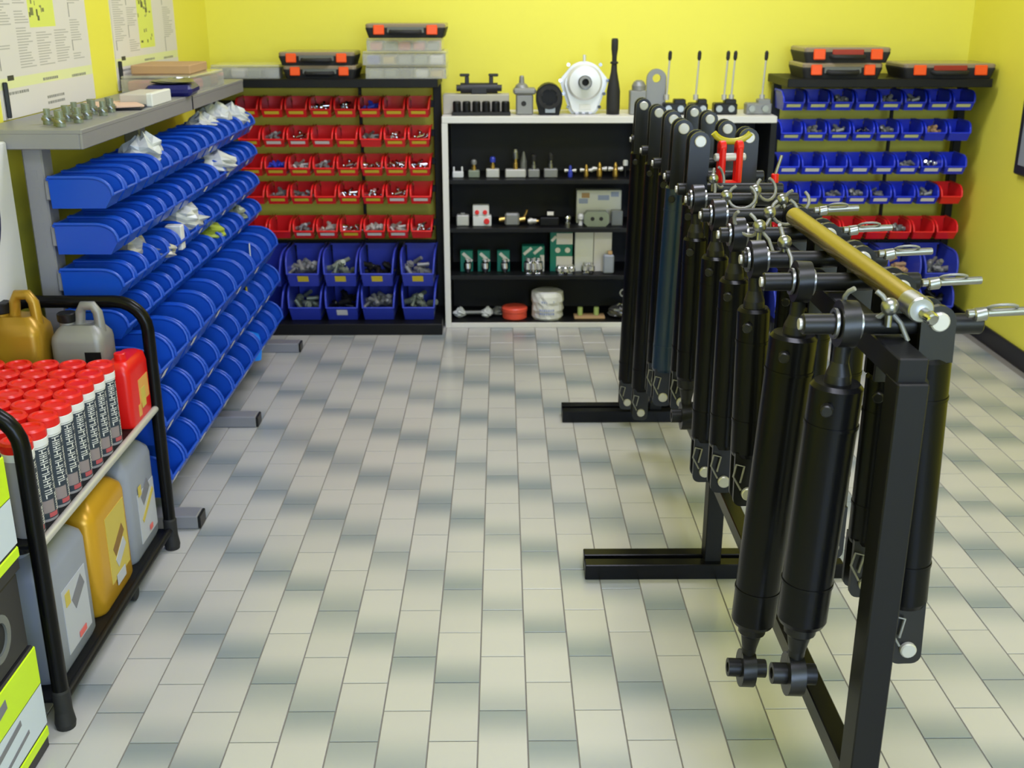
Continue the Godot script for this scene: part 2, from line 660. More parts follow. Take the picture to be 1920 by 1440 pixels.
func bin(called: String, label: String, group: String, at: Vector3, turn: float, s: Array, m: Material, slip := "", share := 0.5, high := 0.42) -> Node3D:
	var t := thing(called, label, "storage bin", at, turn, group)
	part("body", bin_mesh(s[0], s[1], s[2], s[3]), m, t)
	if slip:
		var l := part("paper_slip", slip_mesh(s[0], s[1], s[3], share, high), M[slip], t)
		l.set_meta("label", "yellow paper slip" if slip == "paper_yellow" else "pale paper slip")
	return t


func heap(label: String, group: String, at: Vector3, turn: float, s: Array, kind: int, m: String):
	solo("metal_fittings", heap_mesh(s[0], s[1], s[2], kind), M[m], label, "fittings", at, turn, group, "stuff")


# crumpled bag: a lumpy closed surface
func bag_mesh(s: Vector3, seed_n: int, seg := 14, rows := 9) -> ArrayMesh:
	var b := B.new()
	var n := FastNoiseLite.new()
	n.seed = seed_n
	n.frequency = 1.1
	n.fractal_octaves = 3
	var loops := []
	for i in rows + 1:
		var v := float(i) / rows
		var rad := pow(maxf(sin(PI * clampf(v, 0.02, 0.98)), 0.0), 0.55)
		var lp := PackedVector3Array()
		for k in seg:
			var a := TAU * k / seg
			var dir := Vector3(cos(a) * rad, -cos(PI * v), sin(a) * rad)
			var q := 1.0 + 0.55 * n.get_noise_3dv(dir * 1.6) + 0.22 * n.get_noise_3dv(dir * 5.0)
			lp.append(Vector3(cos(a) * rad * s.x / 2 * q, v * s.y * (0.85 + 0.3 * n.get_noise_2d(cos(a) * 3.0, sin(a) * 3.0) * v), sin(a) * rad * s.z / 2 * q))
		loops.append(lp)
	b.loft(loops, false)
	return b.done()


const SMALL = [0.102, 0.155, 0.078, 0.034]
const LARGE = [0.142, 0.235, 0.128, 0.058]
const DEEP = [0.158, 0.245, 0.148, 0.062]


# ---------------------------------------------------------------- left wall and its posters
func poster_print(seed_n: int, w: int, h: int) -> ImageTexture:
	# printed sheet: text columns, a yellow panel with dark machine drawings, a yellow band and small captions
	var im := Image.create(w, h, false, Image.FORMAT_RGB8)
	var r := RandomNumberGenerator.new()
	r.seed = seed_n
	var paper := Color(0.87, 0.85, 0.82)
	im.fill(paper)
	var band := int(h * 0.855)
	var yel := Color(0.87, 0.90, 0.42)
	im.fill_rect(Rect2i(0, band, w, int(h * 0.04)), Color(0.89, 0.90, 0.66))
	var py0 := 0
	var px0 := int(w * (0.36 if seed_n == 1 else 0.375))
	var pw := int(w * (0.27 if seed_n == 1 else 0.24))
	var ph := int(h * (0.68 if seed_n == 1 else 0.82))
	im.fill_rect(Rect2i(px0, py0, pw, ph), yel)
	for i in 90:
		var g := Color(0.30, 0.31, 0.22).lerp(Color(0.62, 0.63, 0.40), r.randf())
		var sx := r.randi_range(3, 16)
		var sy := r.randi_range(3, 14)
		im.fill_rect(Rect2i(px0 + r.randi_range(3, pw - 20), py0 + r.randi_range(3, ph - 18), sx, sy), g)
	im.fill_rect(Rect2i(px0 + pw / 3, ph / 6, pw / 3, ph / 5), Color(0.88, 0.88, 0.70))
	for col in 5:
		var cx := int(w * (0.03 + 0.19 * col))
		var y := 6
		while y < band - 14:
			var lw := int(w * r.randf_range(0.08, 0.165))
			if cx + lw < px0 or cx > px0 + pw or y > py0 + ph + 4:
				im.fill_rect(Rect2i(cx, y, lw, 2), Color(0.70, 0.69, 0.66))
			if r.randf() < 0.09:
				var tall := r.randi_range(18, 40)
				if cx + 6 < px0 or cx > px0 + pw or y > py0 + ph + 4:
					im.fill_rect(Rect2i(cx, y, 5, tall), Color(0.58, 0.57, 0.56))
				y += tall
			y += 5
	for c in [[0.05, 0.905, 0.2], [0.74, 0.88, 0.17], [0.44, 0.945, 0.18], [0.44, 0.968, 0.18], [0.42, 0.875, 0.16]]:
		var x := int(c[0] * w)
		while x < int((c[0] + c[2]) * w):
			var q := r.randi_range(3, 8)
			im.fill_rect(Rect2i(x, int(c[1] * h), q, 5), Color(0.50, 0.50, 0.48))
			x += q + 2
	im.fill_rect(Rect2i(int(w * 0.08), int(h * 0.845), int(w * 0.06), int(h * 0.02)), Color(0.22, 0.22, 0.20))
	return tex(im)


func left_wall():
	var i := 0
	for p in [[-2.925, -3.605, 1.10, 1.80], [-3.835, -4.575, 1.105, 1.80]]:
		var w: float = absf(p[1] - p[0])
		var h: float = p[3] - p[2]
		var t := thing("wall_poster", ["printed paper poster with a yellow picture panel, nearest on the left wall", "narrower looking printed poster nearer the corner above the clear cases"][i], "poster", Vector3(-1.289, p[2], (p[0] + p[1]) / 2), PI / 2, "posters on the left wall")
		var m := mat("poster_print_%s" % ["near", "far"][i], Color(1, 1, 1), 0.6)
		m.albedo_texture = poster_print(i + 1, 480, 490)
		part("backing", bx(Vector3(w, h, 0.003), 0.0), M.paper_white, t, Vector3(0, h / 2, 0.0))
		var b := B.new(true)
		b.sheet(Transform3D(Basis(), Vector3(0, h / 2, 0.0022)), w, h)
		part("print", b.done(), m, t)
		b = B.new()
		b.box(Transform3D(Basis(Vector3.UP, 0.5), Vector3(-w / 2 + 0.02, 0.05, 0.008)), Vector3(0.012, 0.09, 0.012), 0.002)
		part("metal_clip", b.done(), M.dark_steel, t)
		i += 1
	# white sign panel with a blue disc hanging in the near left corner
	var s := thing("sign_panel", "white hanging sign panel with the edge of a dark blue disc", "sign", Vector3(-1.215, 0.672, -2.43), PI / 2)
	part("panel", bx(Vector3(0.60, 0.40, 0.02), 0.004, Vector3(0, 0.20, 0)), M.white_plastic, s)
	var d := B.new()
	d.lathe(Transform3D(Basis(Vector3.RIGHT, PI / 2), Vector3(0.06, 0.255, 0.0105)), [Vector2(0.0, 0.0), Vector2(0.145, 0.0), Vector2(0.145, 0.002), Vector2(0.0, 0.002)], 36)
	part("blue_disc", d.done(), M.navy, s)
	d = B.new()
	d.tube([Vector3(-0.3, 0.02, 0.012), Vector3(0.3, 0.02, 0.012)], 0.004, 6)
	for x in [-0.2, 0.0, 0.2]:
		d.ball(Vector3(x, 0.02, 0.014), 0.007, 8)
	part("edge_cord", d.done(), M.grey_green, s)
	for x in [-0.25, 0.25]:
		d = B.new()
		d.cyl(Vector3(x, 0.34, -0.01), Vector3(x, 0.34, -0.075), 0.012, 10)
		part("wall_bracket", d.done(), M.dark_steel, s)
	# edge of a dark framed board on the right wall
	var f := thing("wall_board", "dark framed board on the right yellow wall at the picture edge", "board", Vector3(2.08, 0.735, -4.10), -PI / 2)
	part("frame", bx(Vector3(0.66, 0.34, 0.024), 0.006, Vector3(0, 0.17, 0.013)), M.dark_base, f)
	part("face", bx(Vector3(0.58, 0.26, 0.004), 0.001, Vector3(0, 0.17, 0.0265)), M.grey_can, f)


# ---------------------------------------------------------------- left rack
func left_rack():
	var t := thing("bin_rack", "grey steel rack along the left wall with seven rows of blue bins", "rack", Vector3.ZERO)
	var zs := [-2.80, -3.57, -4.42]
	for z in zs:
		var b := B.new()
		b.at(Vector3(-1.165, 0.535, z), Vector3(0.05, 1.03, 0.062), 0.004)
		for k in 22:
			b.at(Vector3(-1.165, 0.08 + 0.043 * k, z + 0.0312), Vector3(0.014, 0.022, 0.001))
		part("post", b.done(), M.grey_steel, t)
		b = B.new()
		b.at(Vector3(-1.065, 0.02, z), Vector3(0.43, 0.04, 0.062), 0.003)
		var ft := part("foot", b.done(), M.grey_steel, t)
		part("end_cap", bx(Vector3(0.008, 0.036, 0.058), 0.002, Vector3(-0.846, 0.02, z)), M.dark_steel, ft)
	var b := B.new()
	b.at(Vector3(-1.15, 1.093, -3.615), Vector3(0.262, 0.012, 1.772), 0.002)
	b.at(Vector3(-1.0235, 1.0745, -3.615), Vector3(0.007, 0.047, 1.77), 0.002)
	b.at(Vector3(-1.2765, 1.0745, -3.615), Vector3(0.007, 0.047, 1.77), 0.002)
	for z in [-2.7335, -4.4965]:
		b.at(Vector3(-1.15, 1.0745, z), Vector3(0.246, 0.047, 0.007), 0.002)
	part("top_shelf", b.done(), M.grey_steel, t)
	b = B.new()
	b.at(Vector3(-1.0185, 1.074, -3.74), Vector3(0.003, 0.044, 0.004))
	part("shelf_joint", b.done(), M.dark_steel, t)
	var words := ["top", "second", "third", "fourth"]
	for r in 4:
		var y: float = [0.902, 0.785, 0.668, 0.560][r]
		part("hanging_rail", bx(Vector3(0.012, 0.05, 1.70), 0.002, Vector3(-1.134, y + 0.045, -3.61)), M.grey_steel, t)
		for k in 16:
			var z := -2.745 - 0.1055 * (k + 0.5)
			var slip := "paper_white" if (k + r) % 3 == 0 and k > 6 else ""
			bin("storage_bin", "small blue bin, %s from the near end, %s row of the left rack" % [ORD[k], words[r]], "small blue bins on the left rack", Vector3(-1.126, y, z), PI / 2, SMALL, M.blue_plastic, slip, 0.22, 0.5)
	var wide := ["fifth", "sixth", "lowest"]
	for r in 3:
		var y: float = [0.418, 0.270, 0.116][r]
		part("hanging_rail", bx(Vector3(0.012, 0.05, 1.70), 0.002, Vector3(-1.136, y + 0.08, -3.61)), M.grey_steel, t)
		for k in 11:
			var z := -2.715 - 0.1468 * (k + 0.5)
			var slip := "paper_white" if (r == 1 or k % 2 == 0) and k < 10 else ""
			bin("large_bin", "large blue bin, %s from the near end, %s row of the left rack" % [ORD[k], wide[r]], "large blue bins on the left rack", Vector3(-1.128, y, z), PI / 2, LARGE, M.blue_plastic, slip, 0.2, 0.4)
	# bags and cartons lying in the bins
	var n := 0
	for q in [
			["plastic_bag", "crumpled clear plastic bag on the top row, near the middle post", Vector3(-1.05, 0.925, -3.27), Vector3(0.12, 0.075, 0.16), "clear_bag"],
			["plastic_bag", "clear plastic bag heaped at the far end of the top bin row, nearer one", Vector3(-1.07, 0.925, -4.03), Vector3(0.11, 0.07, 0.19), "clear_bag"],
			["plastic_bag", "clear plastic bag bulging over the top bin row under the shelf end", Vector3(-1.06, 0.93, -4.18), Vector3(0.12, 0.08, 0.13), "clear_bag"],
			["plastic_bag", "small clear bag in the last bin of the top row", Vector3(-1.02, 0.92, -4.33), Vector3(0.10, 0.075, 0.10), "clear_bag"],
			["plastic_bag", "long clear plastic bag hanging out of the second bin row", Vector3(-1.02, 0.80, -3.97), Vector3(0.14, 0.07, 0.20), "clear_bag"],
			["plastic_bag", "clear plastic bag filling a bin in the third row", Vector3(-1.03, 0.685, -3.50), Vector3(0.14, 0.085, 0.17), "clear_bag"],
			["paper_packet", "brownish paper packet standing in the third row of blue bins", Vector3(-1.05, 0.69, -3.07), Vector3(0.09, 0.075, 0.10), "pin_white"],
			["paper_packet", "flat pinkish packet lying in a third row bin", Vector3(-1.01, 0.675, -3.19), Vector3(0.10, 0.04, 0.09), "pin_white"],
			["lime_packet", "yellow green packet in the fourth bin row", Vector3(-1.04, 0.58, -3.83), Vector3(0.12, 0.065, 0.14), "lime_bag"],
			["lime_packet", "small olive packet near the far end of the fourth row", Vector3(-1.02, 0.585, -4.17), Vector3(0.09, 0.06, 0.08), "grey_green"]]:
		solo(q[0], bag_mesh(q[3] * Vector3(1.0, 1.45, 1.0), 20 + n), M[q[4]] if M.has(q[4]) else mat("lime_bag", Color(0.62, 0.68, 0.22), 0.4), q[1], "bag" if q[0] == "plastic_bag" else "packet", q[2])
		n += 1
	solo("parts_box", bx(Vector3(0.05, 0.075, 0.035), 0.003, Vector3(0, 0.0375, 0)), M.white_plastic, "small white carton standing in a third row blue bin", "box", Vector3(-1.0, 0.672, -3.335))
	var bl := B.new()
	bl.loft([rr(0.10, 0.085, 0.02, 0.0), rr(0.11, 0.10, 0.02, 0.05), rr(0.10, 0.09, 0.025, 0.085), rr(0.05, 0.05, 0.02, 0.10)])
	solo("blue_packet", bl.done(), M.sky_blue, "bright sky blue packet in the lowest bin row", "packet", Vector3(-0.955, 0.125, -3.93), 0.3)
	solo("yellow_card", bx(Vector3(0.006, 0.10, 0.05), 0.001, Vector3(0, 0.05, 0)), M.paper_yellow, "yellow card standing in a sixth row bin near the far end", "card", Vector3(-0.965, 0.28, -4.03), 0.4)
	solo("white_tag", bx(Vector3(0.004, 0.07, 0.03), 0.001, Vector3(0, 0.035, 0)), M.white_plastic, "white tag on a divider near the far end of the fifth row", "tag", Vector3(-0.925, 0.48, -3.98), 0.2)
	# things on the grey shelf
	var y := 1.0995
	n = 0
	var fit := B.new()
	fit.cyl(Vector3(0, 0, 0), Vector3(0, 0.022, 0), 0.012, 6)
	fit.cyl(Vector3(0, 0.022, 0), Vector3(0, 0.038, 0), 0.008, 10)
	var nut := B.new()
	nut.cyl(Vector3(0, 0.010, 0), Vector3(0, 0.017, 0), 0.015, 6)
	var f0 := thing("pipe_fitting", "small upright grey green pipe fitting nearest the shelf end", "pipe fitting", Vector3(-1.09, y, -2.79), 0, "fittings lined up on the grey shelf")
	part("body", fit.done(), M.grey_green, f0)
	part("hex_collar", nut.done(), M.zinc, f0)
	for k in range(1, 14):
		again(f0, Vector3(-1.09 - 0.028 * (k % 3) + 0.01 * (k % 2), y, -2.79 - 0.031 * k), "small upright grey green pipe fitting, %s from the near end of the grey shelf" % ORD[k])
	solo("dark_folder", bx(Vector3(0.13, 0.008, 0.16), 0.002, Vector3(0, 0.004, 0)), M.dark_base, "flat dark folder on the grey shelf under the pink leaflet", "folder", Vector3(-1.10, y, -3.29), 0.15)
	solo("leaflet", bx(Vector3(0.14, 0.006, 0.17), 0.001, Vector3(0, 0.003, 0)), mat("pink_paper", Color(0.86, 0.72, 0.64), 0.6), "pale pink leaflet lying on the dark folder", "leaflet", Vector3(-1.12, y + 0.008, -3.27), 0.5)
	var w := thing("flat_box", "long white carton with a whiter end on the grey shelf", "box", Vector3(-1.068, y, -3.41))
	part("carton", bx(Vector3(0.095, 0.036, 0.19), 0.003, Vector3(0, 0.018, 0)), mat("box_grey", Color(0.76, 0.73, 0.69), 0.7), w)
	part("end_flap", bx(Vector3(0.02, 0.038, 0.192), 0.003, Vector3(0.039, 0.019, 0)), M.white_plastic, w)
	var nb := thing("blue_pouch", "dark blue pouch with a silvery sealed edge on the grey shelf", "pouch", Vector3(-1.08, y, -3.74), 0.1)
	part("pouch", bx(Vector3(0.15, 0.035, 0.17), 0.012, Vector3(0, 0.0175, 0)), mat("deep_blue", Color(0.07, 0.08, 0.38), 0.3), nb)
	part("sealed_edge", bag_mesh(Vector3(0.14, 0.022, 0.13), 77), M.zinc, nb, Vector3(0, 0.034, -0.01))
	clear_case("organiser_case", "flat clear organiser case on the far end of the grey shelf", Vector3(-1.15, y, -4.02), PI / 2 - 0.04, Vector3(0.40, 0.055, 0.235), ["cardboard", "pale_red", "grey_green", "cardboard"])
	solo("flat_carton", bx(Vector3(0.20, 0.03, 0.26), 0.003, Vector3(0, 0.015, 0)), M.cardboard, "flat brown carton lying on the clear case at the shelf end", "box", Vector3(-1.165, y + 0.055, -4.03), 0.03)
	clear_case("organiser_case", "clear organiser case on the black shelf in the left corner", Vector3(-1.065, 1.084, -4.86), 0.0, Vector3(0.285, 0.055, 0.22), ["grey_green", "paper_white", "grey_green", "cast_grey"])


func clear_case(called: String, label: String, at: Vector3, turn: float, s: Vector3, inside: Array) -> Node3D:
	var t := thing(called, label, "organiser case", at, turn)
	var b := B.new()
	var e := 0.0025
	b.at(Vector3(0, e / 2, 0), Vector3(s.x, e, s.z))
	for k in [-1.0, 1.0]:
		b.at(Vector3(k * (s.x - e) / 2, s.y * 0.4, 0), Vector3(e, s.y * 0.8, s.z))
		b.at(Vector3(0, s.y * 0.4, k * (s.z - e) / 2), Vector3(s.x - 2 * e, s.y * 0.8, e))
	part("tray", b.done(), M.clear_plastic, t)
	b = B.new()
	b.at(Vector3(0, s.y * 0.9, 0), Vector3(s.x, s.y * 0.18, s.z), 0.004)
	part("lid", b.done(), M.clear_plastic, t)
	var n := inside.size()
	for i in n * 2:
		var c := B.new()
		var x := (float(i % n) + 0.5) / n - 0.5
		var zz := 0.24 if i < n else -0.24
		c.at(Vector3(x * s.x * 0.95, s.y * 0.36, zz * s.z), Vector3(s.x * 0.8 / n, s.y * 0.62, s.z * 0.4), 0.006)
		part("compartment_filling", c.done(), M[inside[(i + i / n) % n]], t)
	return t


# ---------------------------------------------------------------- carrying cases with orange latches
func latch_case(label: String, at: Vector3, s: Vector3, band: bool, group: String) -> Node3D:
	var t := thing("carrying_case", label, "tool case", at, 0.0, group)
	var b := B.new()
	b.loft([rr(s.x * 0.93, s.z * 0.93, 0.015, 0.0), rr(s.x, s.z, 0.015, s.y * 0.62), rr(s.x, s.z, 0.015, s.y * 0.72)], false)
	part("base", b.done(), M.black_matt, t)
	b = B.new()
	b.loft([rr(s.x * 0.995, s.z * 0.995, 0.015, s.y * 0.72), rr(s.x, s.z, 0.015, s.y * 0.9), rr(s.x * 0.97, s.z * 0.96, 0.015, s.y)], false)
	part("lid", b.done(), M.smoke_lid, t)
	for x in [-0.33, 0.33]:
		b = B.new()
		b.box(Transform3D(Basis(Vector3.RIGHT, -0.12), Vector3(x * s.x, s.y * 0.56, s.z / 2 + 0.004)), Vector3(s.x * 0.135, s.y * 0.68, 0.010), 0.003)
		part("latch", b.done(), M.orange_plastic, t)
	b = B.new()
	var w := s.x * 0.19
	b.tube([Vector3(-w, s.y * 0.45, s.z / 2 - 0.004), Vector3(-w * 0.9, s.y * 0.40, s.z / 2 + 0.018), Vector3(w * 0.9, s.y * 0.40, s.z / 2 + 0.018), Vector3(w, s.y * 0.45, s.z / 2 - 0.004)], s.y * 0.16, 8)
	part("handle", b.done(), M.black_matt, t)
	b = B.new()
	b.box(Transform3D(Basis(), Vector3(0, s.y * (0.62 if band else 0.55), s.z / 2 + 0.001)), Vector3(s.x * (0.36 if band else 0.46), s.y * (0.5 if band else 0.42), 0.006), 0.002)
	part("name_band" if band else "handle_recess", b.done(), M.dull_orange if band else M.smoke_grey, t)
	return t


func storage_frame(t: Node3D, x0: float, x1: float, mid: float, rows: Array, reach: float):
	# black uprights, top shelf, plinth and the rails that carry the bins
	part("top_shelf", bx(Vector3(x1 - x0, 0.035, 0.36), 0.003, Vector3((x0 + x1) / 2, 1.0665, -4.885)), M.black, t)
	for x in [x0 + 0.018, x1 - 0.018]:
		part("upright", bx(Vector3(0.036, 1.05, 0.04), 0.003, Vector3(x, 0.525, -4.965)), M.black, t)
	part("middle_upright", bx(Vector3(0.014, 1.05, 0.014), 0.002, Vector3(mid, 0.525, -4.955)), M.black, t)
	part("plinth", bx(Vector3(x1 - x0, 0.05, 0.36), 0.003, Vector3((x0 + x1) / 2, 0.025, -4.82)), M.black, t)
	for y in rows:
		part("bin_rail", bx(Vector3(x1 - x0 - 0.06, 0.03, 0.01), 0.002, Vector3((x0 + x1) / 2, y, -4.943)), M.black, t)
	part("back_panel", bx(Vector3(x1 - x0 - 0.07, 0.31, 0.01), 0.002, Vector3((x0 + x1) / 2, 0.205, -4.955)), M.black, t)


func red_rack():
	mat("smoke_lid", Color(0.56, 0.50, 0.42), 0.18)
	mat("smoke_grey", Color(0.40, 0.41, 0.40), 0.25)
	mat("dull_orange", Color(0.62, 0.16, 0.08), 0.4)
	var t := thing("bin_rack", "black rack in the back left corner with five rows of red bins", "rack")
	var ys := [0.921, 0.796, 0.673, 0.551, 0.399]
	storage_frame(t, -1.27, -0.262, -0.617, [0.965, 0.84, 0.717, 0.595, 0.443, 0.30], 0.0)
	var words := ["top", "second", "third", "fourth", "fifth"]
	var slips := ["yyyyyyyy", "ywwwy-yy", "yyyyyyyy", "-yyyyyww", "--wwyww-"]
	var fill := ["---zzb--", "-dz--dzz", "-bwdzzzz", "-dd-zzz-", "--dwzwwz"]
	for r in 5:
		for k in 8:
			var c: String = slips[r][k]
			var at := Vector3(-1.077 + 0.1036 * k, ys[r], -4.936)
			bin("storage_bin", "small red bin, %s from the left, %s row of the red rack" % [ORD[k], words[r]], "small red bins on the black rack", at, 0.0, SMALL, M.red_plastic, {"y": "paper_yellow", "w": "paper_white", "-": ""}[c], 0.6, 0.42)
			var f: String = fill[r][k]
			if f != "-":
				heap("%s in the %s red bin, %s row" % [{"z": "shiny zinc fittings", "d": "small dull fittings", "b": "blue and silver plastic fittings", "w": "pale white fittings"}[f], ORD[k], words[r]], "fittings lying in the red bins", at + Vector3(0, 0.004, 0.006), 0.0, SMALL, (r * 3 + k) % 5, {"z": "chrome", "d": "cast_grey", "b": "dull_blue", "w": "pin_white"}[f])
	var xs := [-1.035, -0.868, -0.705, -0.545, -0.367]
	for r in 2:
		for k in 5:
			var at := Vector3(xs[k], [0.203, 0.0505][r], -4.926)
			var slip: String = ["", "paper_yellow"][1 if r == 0 and k > 0 else 0]
			if r == 1 and k == 2:
				slip = "paper_white"
			bin("large_bin", "large blue bin, %s from the left, %s row below the red bins" % [ORD[k], ["upper", "lower"][r]], "large blue bins under the red bins", at, 0.0, DEEP, M.dull_blue, slip, 0.3, 0.5)
			if k > 0:
				heap("%s in the %s large bin of the %s row below the red bins" % [["dark machined parts", "steel rods and dark parts", "greenish dark parts"][(k + r) % 3], ORD[k], ["upper", "lower"][r]], "parts lying in the large blue bins", at + Vector3(0, 0.004, 0.01), 0.0, DEEP, (k * 2 + r) % 5, ["dark_steel", "cast_grey", "grey_green"][(k + r) % 3])
	# cases on the top shelf
	latch_case("black case with orange latches, lower of the pair on the red rack", Vector3(-0.755, 1.084, -4.86), Vector3(0.305, 0.052, 0.23), false, "cases on the red rack")
	latch_case("black case with orange latches, upper of the pair on the red rack", Vector3(-0.765, 1.136, -4.86), Vector3(0.315, 0.054, 0.23), false, "cases on the red rack")
	clear_case("organiser_case", "clear organiser case, lowest of the tall stack on the red rack", Vector3(-0.395, 1.084, -4.85), 0.0, Vector3(0.335, 0.054, 0.23), ["cast_grey", "grey_green", "dark_steel", "paper_white", "brass"])
	clear_case("organiser_case", "clear organiser case, second from the bottom of the tall stack", Vector3(-0.40, 1.138, -4.85), 0.0, Vector3(0.345, 0.056, 0.23), ["dull_blue", "brass", "cast_grey", "grey_green", "paper_white"])
	clear_case("organiser_case", "clear organiser case with red contents under the top black case", Vector3(-0.40, 1.194, -4.85), 0.0, Vector3(0.31, 0.052, 0.21), ["pale_red", "cast_grey", "red_plastic", "pale_red", "cast_grey"])
	latch_case("black case with orange latches on top of the clear stack", Vector3(-0.392, 1.246, -4.85), Vector3(0.33, 0.056, 0.23), false, "cases on the red rack")


func right_rack():
	var t := thing("bin_rack", "black rack in the back right corner with blue and red bins", "rack")
	storage_frame(t, 1.19, 2.045, 1.723, [0.985, 0.86, 0.72, 0.59, 0.44, 0.28], 0.0)
	var ys := [0.948, 0.820, 0.677, 0.547, 0.391]
	var words := ["top", "second", "third", "fourth", "fifth"]
	for r in 5:
		for k in 8:
			var at := Vector3(1.243 + 0.1035 * k, ys[r], -4.936)
			var red := r == 4 or (r == 3 and k == 7)
			var slip := "paper_white"
			if red or (r == 1 and k > 5):
				slip = ""
			elif r < 2:
				slip = "paper_cream"
			if not M.has("paper_cream"):
				mat("paper_cream", Color(0.80, 0.80, 0.55), 0.7)
			bin("storage_bin", "small %s bin, %s from the left, %s row of the right rack" % ["red" if red else "blue", ORD[k], words[r]], "small bins on the right rack", at, 0.0, SMALL, M.red_plastic if red else M.royal_plastic, slip, 0.58, 0.5 if r > 1 else 0.42)
			var f: String = ["--d-dd--", "-ddzd-r-", "-----dz-", "--ddd-d-", "-zz-dd--"][r][k]
			if f != "-":
				heap("%s in the %s bin, %s row of the right rack" % [{"z": "shiny zinc fittings", "d": "dark dull fittings", "r": "brownish fittings"}[f], ORD[k], words[r]], "fittings lying in the bins of the right rack", at + Vector3(0, 0.004, 0.006), 0.0, SMALL, (r * 3 + k) % 5, {"z": "chrome", "d": "cast_grey", "r": "cardboard"}[f])
	var xs := [1.277, 1.438, 1.60, 1.763, 1.925]
	for r in 2:
		for k in 5:
			var at := Vector3(xs[k], [0.178, 0.0505][r] + (0.022 if r == 0 else 0.0), -4.926)
			bin("large_bin", "large blue bin, %s from the left, %s row of the right rack" % [ORD[k], ["upper", "lower"][r]], "large blue bins of the right rack", at, 0.0, DEEP, M.dull_blue)
			if k > 1:
				heap("%s in the %s large bin, %s row of the right rack" % [["brown parts", "grey bagged parts", "dark parts"][(k + r) % 3], ORD[k], ["upper", "lower"][r]], "parts in the large bins of the right rack", at + Vector3(0, 0.004, 0.01), 0.0, DEEP, (k + r) % 5, ["cardboard", "cast_grey", "dark_steel"][(k + r) % 3])
	latch_case("black case with orange latches, lower of the pair on the right rack", Vector3(1.42, 1.084, -4.85), Vector3(0.335, 0.062, 0.25), false, "cases on the right rack")
	latch_case("black case with dull orange band, upper of the pair on the right rack", Vector3(1.435, 1.146, -4.85), Vector3(0.36, 0.062, 0.25), true, "cases on the right rack")
	latch_case("black case with dull orange band against the right wall", Vector3(1.868, 1.084, -4.85), Vector3(0.385, 0.060, 0.25), true, "cases on the right rack")


# ---------------------------------------------------------------- display cabinet
func zprism(t: Node3D, called: String, poly: Array, d: float, m: Material, at := Vector3.ZERO, soft := false) -> MeshInstance3D:
	var b := B.new()
	b.prism(Transform3D(), PackedVector2Array(poly), d, soft)
	return part(called, b.done(), m, t, at)


